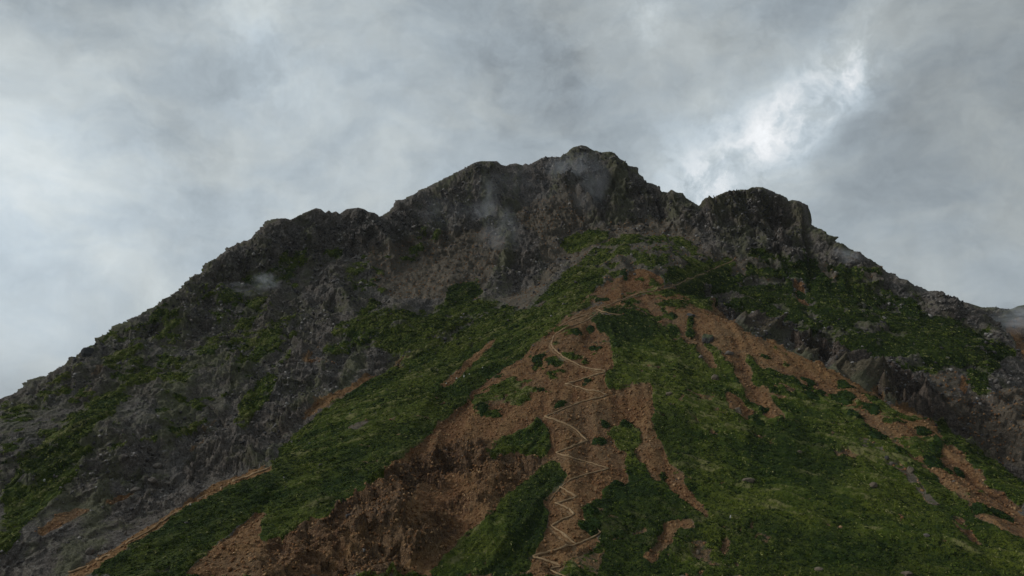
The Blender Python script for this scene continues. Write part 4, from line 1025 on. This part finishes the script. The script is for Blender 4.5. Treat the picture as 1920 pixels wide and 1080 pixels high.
for k, (px, py, wpx, hpx, lab) in enumerate(SHRUBS):
    # the ground the patch covers, in map coordinates
    th = np.linspace(0, 2 * math.pi, 28, endpoint=False)
    rad = 1 + .16 * np.sin(2 * th + k) + .12 * np.sin(3 * th + k * 2.1) + .08 * np.sin(5 * th + k)
    tilt = 0.35 if px > 1220 else (-.35 if px < 1060 else 0)
    ux, uy = wpx * .5 * np.cos(th) * rad, hpx * .5 * np.sin(th) * rad
    uy = uy + tilt * ux * .8
    bx, by = locate(px + ux, py + uy); cx, cy = locate(px, py); cx, cy = float(cx[0]), float(cy[0])
    if np.hypot(bx - cx, by - cy).max() > 26 and wpx < 40:   # outline slipped over a crest
        f = 12 / np.hypot(bx - cx, by - cy); bx = cx + (bx - cx) * np.minimum(1, f); by = cy + (by - cy) * np.minimum(1, f)
    gz0 = ground(cx, cy)[0]
    V = [(0, 0, 0)]; hgt = .55 + .03 * min(wpx, hpx); rings = (.2, .4, .6, .78, .9, 1.0)
    V[0] = (0, 0, hgt + .3)
    for q in rings:
        for j in range(28):
            x = cx + (bx[j] - cx) * q; y = cy + (by[j] - cy) * q
            z = ground(x, y)[0] - gz0
            V.append((x - cx, y - cy, z + (hgt * math.sqrt(max(0, 1 - q * q)) * (.8 + .4 * rng.rand()) - (.25 if q == 1 else 0))))
    F = [(0, 1 + j, 1 + (j + 1) % 28, 1 + (j + 1) % 28) for j in range(28)]
    F = [(0, 1 + j, 1 + (j + 1) % 28) for j in range(28)]
    for q in range(len(rings) - 1):
        o = 1 + q * 28
        for j in range(28):
            a, b_, c, d_ = o + j, o + 28 + j, o + 28 + (j + 1) % 28, o + (j + 1) % 28
            F += [(a, b_, c), (a, c, d_)]
    V = np.array(V); F = np.array(F)
    A_ = float(np.abs(np.dot(bx, np.roll(by, 1)) - np.dot(by, np.roll(bx, 1))) / 2); n = int(np.clip(A_ * 1.5, 25, 420))
    rj = np.sqrt(rng.rand(n)); jj = rng.randint(0, 28, n); t_ = rng.rand(n)
    ex_ = bx[jj] * (1 - t_) + bx[(jj + 1) % 28] * t_; ey_ = by[jj] * (1 - t_) + by[(jj + 1) % 28] * t_
    qx = cx + (ex_ - cx) * rj; qy = cy + (ey_ - cy) * rj
    qz = np.array([ground(a, b_)[0] for a, b_ in zip(qx, qy)]) - gz0 + hgt * np.sqrt(np.clip(1 - rj * rj, 0, 1)) - .1
    P_ = np.stack([qx - cx, qy - cy, qz], -1); N_ = np.tile([0, -.3, .95], (n, 1))
    V2, F2, r2 = stamp(tp, P_, N_, .45 + .5 * rng.rand(n), (1.1, 1, .85))
    F2 = np.concatenate([F2[:, [0, 1, 2]], F2[:, [0, 2, 3]]])
    o = build_mesh("shrub_patch", np.concatenate([V, V2]), np.concatenate([F, F2 + len(V)]), [mat_pine], attrs={'rnd': np.concatenate([np.full(len(V), .3), r2])})
    o.location = (cx, cy, gz0)
    tag(o, lab, 'shrub patch', 'separate shrub patches on the scree')

# ------------------------------------------------------------------ ridge in the cloud beyond, and the country far below
fa = np.radians(np.linspace(24, 75, 160)); fr = np.linspace(860, 1500, 90)
FA, FR = np.meshgrid(fa, fr, indexing='ij'); FX, FY = np.sin(FA) * FR, np.cos(FA) * FR
crest = 1120 + 60 * np.sin(FA * 9)
pxs = np.array([1700, 1785, 1840, 1880, 1892, 1902, 1920, 1960, 2100, 2300, 2700]); pys = np.array([640, 600, 582, 579, 576, 573, 570, 565, 560, 600, 690])
qx_, qy_, qz_ = px_dir(pxs, pys); fe = np.interp(FA, np.arctan2(qx_, qy_), qz_ / np.hypot(qx_, qy_))
FZ = fe * crest - .62 * np.abs(FR - crest) * (1 + .2 * np.sin(FA * 14)) 
FZ += (10 * (ridged(FX, FY, FZ, 90, 4, seed=15) - .4) + 4 * fbm(FX, FY, FZ, 18, 3, seed=16)) * np.clip(np.abs(FR - crest) / 60, .12, 1)
fm = mesh_grid("distant_ridge", FX, FY, FZ)
for n_ in ('scrub', 'scree', 'ochre', 'grey', 'crag', 'lf', 'lm', 'lc', 'worn', 'pine_shade', 'lv', 'lw', 'sparse'):
    attr(fm, n_, {'scrub': np.clip(fbm(FX, FY, FZ, 60, 4, seed=17) * 2 + .3, 0, 1), 'scree': np.clip(fbm(FX, FY, FZ, 40, 3, seed=18) * 2, 0, .7)}.get(n_, FX * 0))
fm.materials.append(mat_mountain)
fo = bpy.data.objects.new("distant_ridge", fm); scene.collection.objects.link(fo); fo['kind'] = 'structure'
va = np.linspace(0, 2 * math.pi, 181); vr = np.concatenate([[0.0], np.geomspace(200, 26000, 60)])
VA, VR = np.meshgrid(va, vr, indexing='ij'); GX_, GY_ = np.sin(VA) * VR, np.cos(VA) * VR
vm = mesh_grid("valley", GX_, GY_, -430 + 60 * fbm(GX_, GY_, GX_ * 0, 1800, 4, seed=23) - np.clip(VR / 26000, 0, 1) * 260)
vm.materials.append(mat_valley)
vo = bpy.data.objects.new("valley", vm); scene.collection.objects.link(vo); vo['kind'] = 'structure'

# ------------------------------------------------------------------ wisps of mist drifting against the faces
def mist(px, py, r, wx_, hy_, dep, density, rot, lab, seed=0):
    x, y, z = survey(px, py, r)
    bm = bmesh.new(); bmesh.ops.create_icosphere(bm, subdivisions=3, radius=1.0)
    m_ = bpy.data.meshes.new("mist_wisp"); bm.to_mesh(m_); bm.free()
    o = bpy.data.objects.new("mist_wisp", m_); scene.collection.objects.link(o)
    s = r / FPX
    o.location = (float(x), float(y), float(z)); o.scale = (wx_ * s, dep, hy_ * s); o.rotation_euler = (0, rot, -math.atan2(float(x), float(y)))
    mt = bpy.data.materials.new("mist"); mt.use_nodes = True; t = NT(mt.node_tree); t.n.clear()
    ou = t.new('ShaderNodeOutputMaterial'); pv = t.new('ShaderNodeVolumePrincipled')
    oc = t.new('ShaderNodeTexCoord').outputs['Object']
    fall = t.ramp(t.v('LENGTH', oc), 1.0, 0.15)
    n = t.noise(t.v('ADD', oc, (seed * 3.1, seed, 0)), 1.7, 5, .62, .6)
    t.l.new(t.m('MULTIPLY', t.m('MULTIPLY', fall, t.ramp(n, .40, .72)), density), pv.inputs['Density'])
    pv.inputs['Color'].default_value = (.9, .94, 1, 1); pv.inputs['Anisotropy'].default_value = .25
    t.l.new(pv.outputs[0], ou.inputs['Volume']); m_.materials.append(mt)
    tag(o, lab, 'mist', None, 'stuff')
mist(1080, 318, 600, 77, 50, 16, 0.0560, .3, 'thin grey mist drifting just under the highest summit')
mist(1110, 365, 590, 42, 72, 13, 0.0450, .4, 'faint mist hanging below the summit mist', 4)
mist(905, 385, 598, 45, 72, 13, 0.0480, -.1, 'faint upright mist streak under the broad left shoulder of the summit', 1)
mist(935, 455, 572, 52, 90, 14, 0.055, .35, 'long slanting mist streak beside the dark buttress', 2)
mist(500, 528, 540, 32, 21, 9, 0.1275, .2, 'small white mist puff on the left flank', 3)
mist(460, 545, 540, 50, 19, 10, 0.0450, .1, 'faint mist left of the small white puff', 5)
mist(1590, 482, 560, 36, 18, 14, .07, .5, 'mist clinging to the jagged right skyline', 6)
mist(1925, 598, 600, 70, 36, 40, .05, .1, 'bank of grey mist over the distant ridge at the right edge', 7)
mist(1000, 350, 596, 170, 60, 16, .012, .1, 'very thin veil of mist across the whole summit face', 9)
mist(830, 400, 592, 75, 48, 12, 0.0180, .1, 'very faint mist on the left part of the summit face', 8)

# ------------------------------------------------------------------ the air itself
bm = bmesh.new(); bmesh.ops.create_cube(bm, size=2.0)
hm = bpy.data.meshes.new("haze"); bm.to_mesh(hm); bm.free()
haze = bpy.data.objects.new("haze", hm); scene.collection.objects.link(haze); haze['kind'] = 'stuff'
zlo, zhi = -430 - 60 - 260 - 1.0 - 20, 330.0
haze.scale = (26500, 26500, (zhi - zlo) / 2); haze.location = (0, 0, (zhi + zlo) / 2)
hmat = bpy.data.materials.new("haze"); hmat.use_nodes = True; t = NT(hmat.node_tree); t.n.clear()
ou = t.new('ShaderNodeOutputMaterial'); pv = t.new('ShaderNodeVolumePrincipled')
pv.inputs['Color'].default_value = (.92, .95, 1, 1); pv.inputs['Density'].default_value = HAZE
t.l.new(pv.outputs[0], ou.inputs['Volume']); hm.materials.append(hmat)
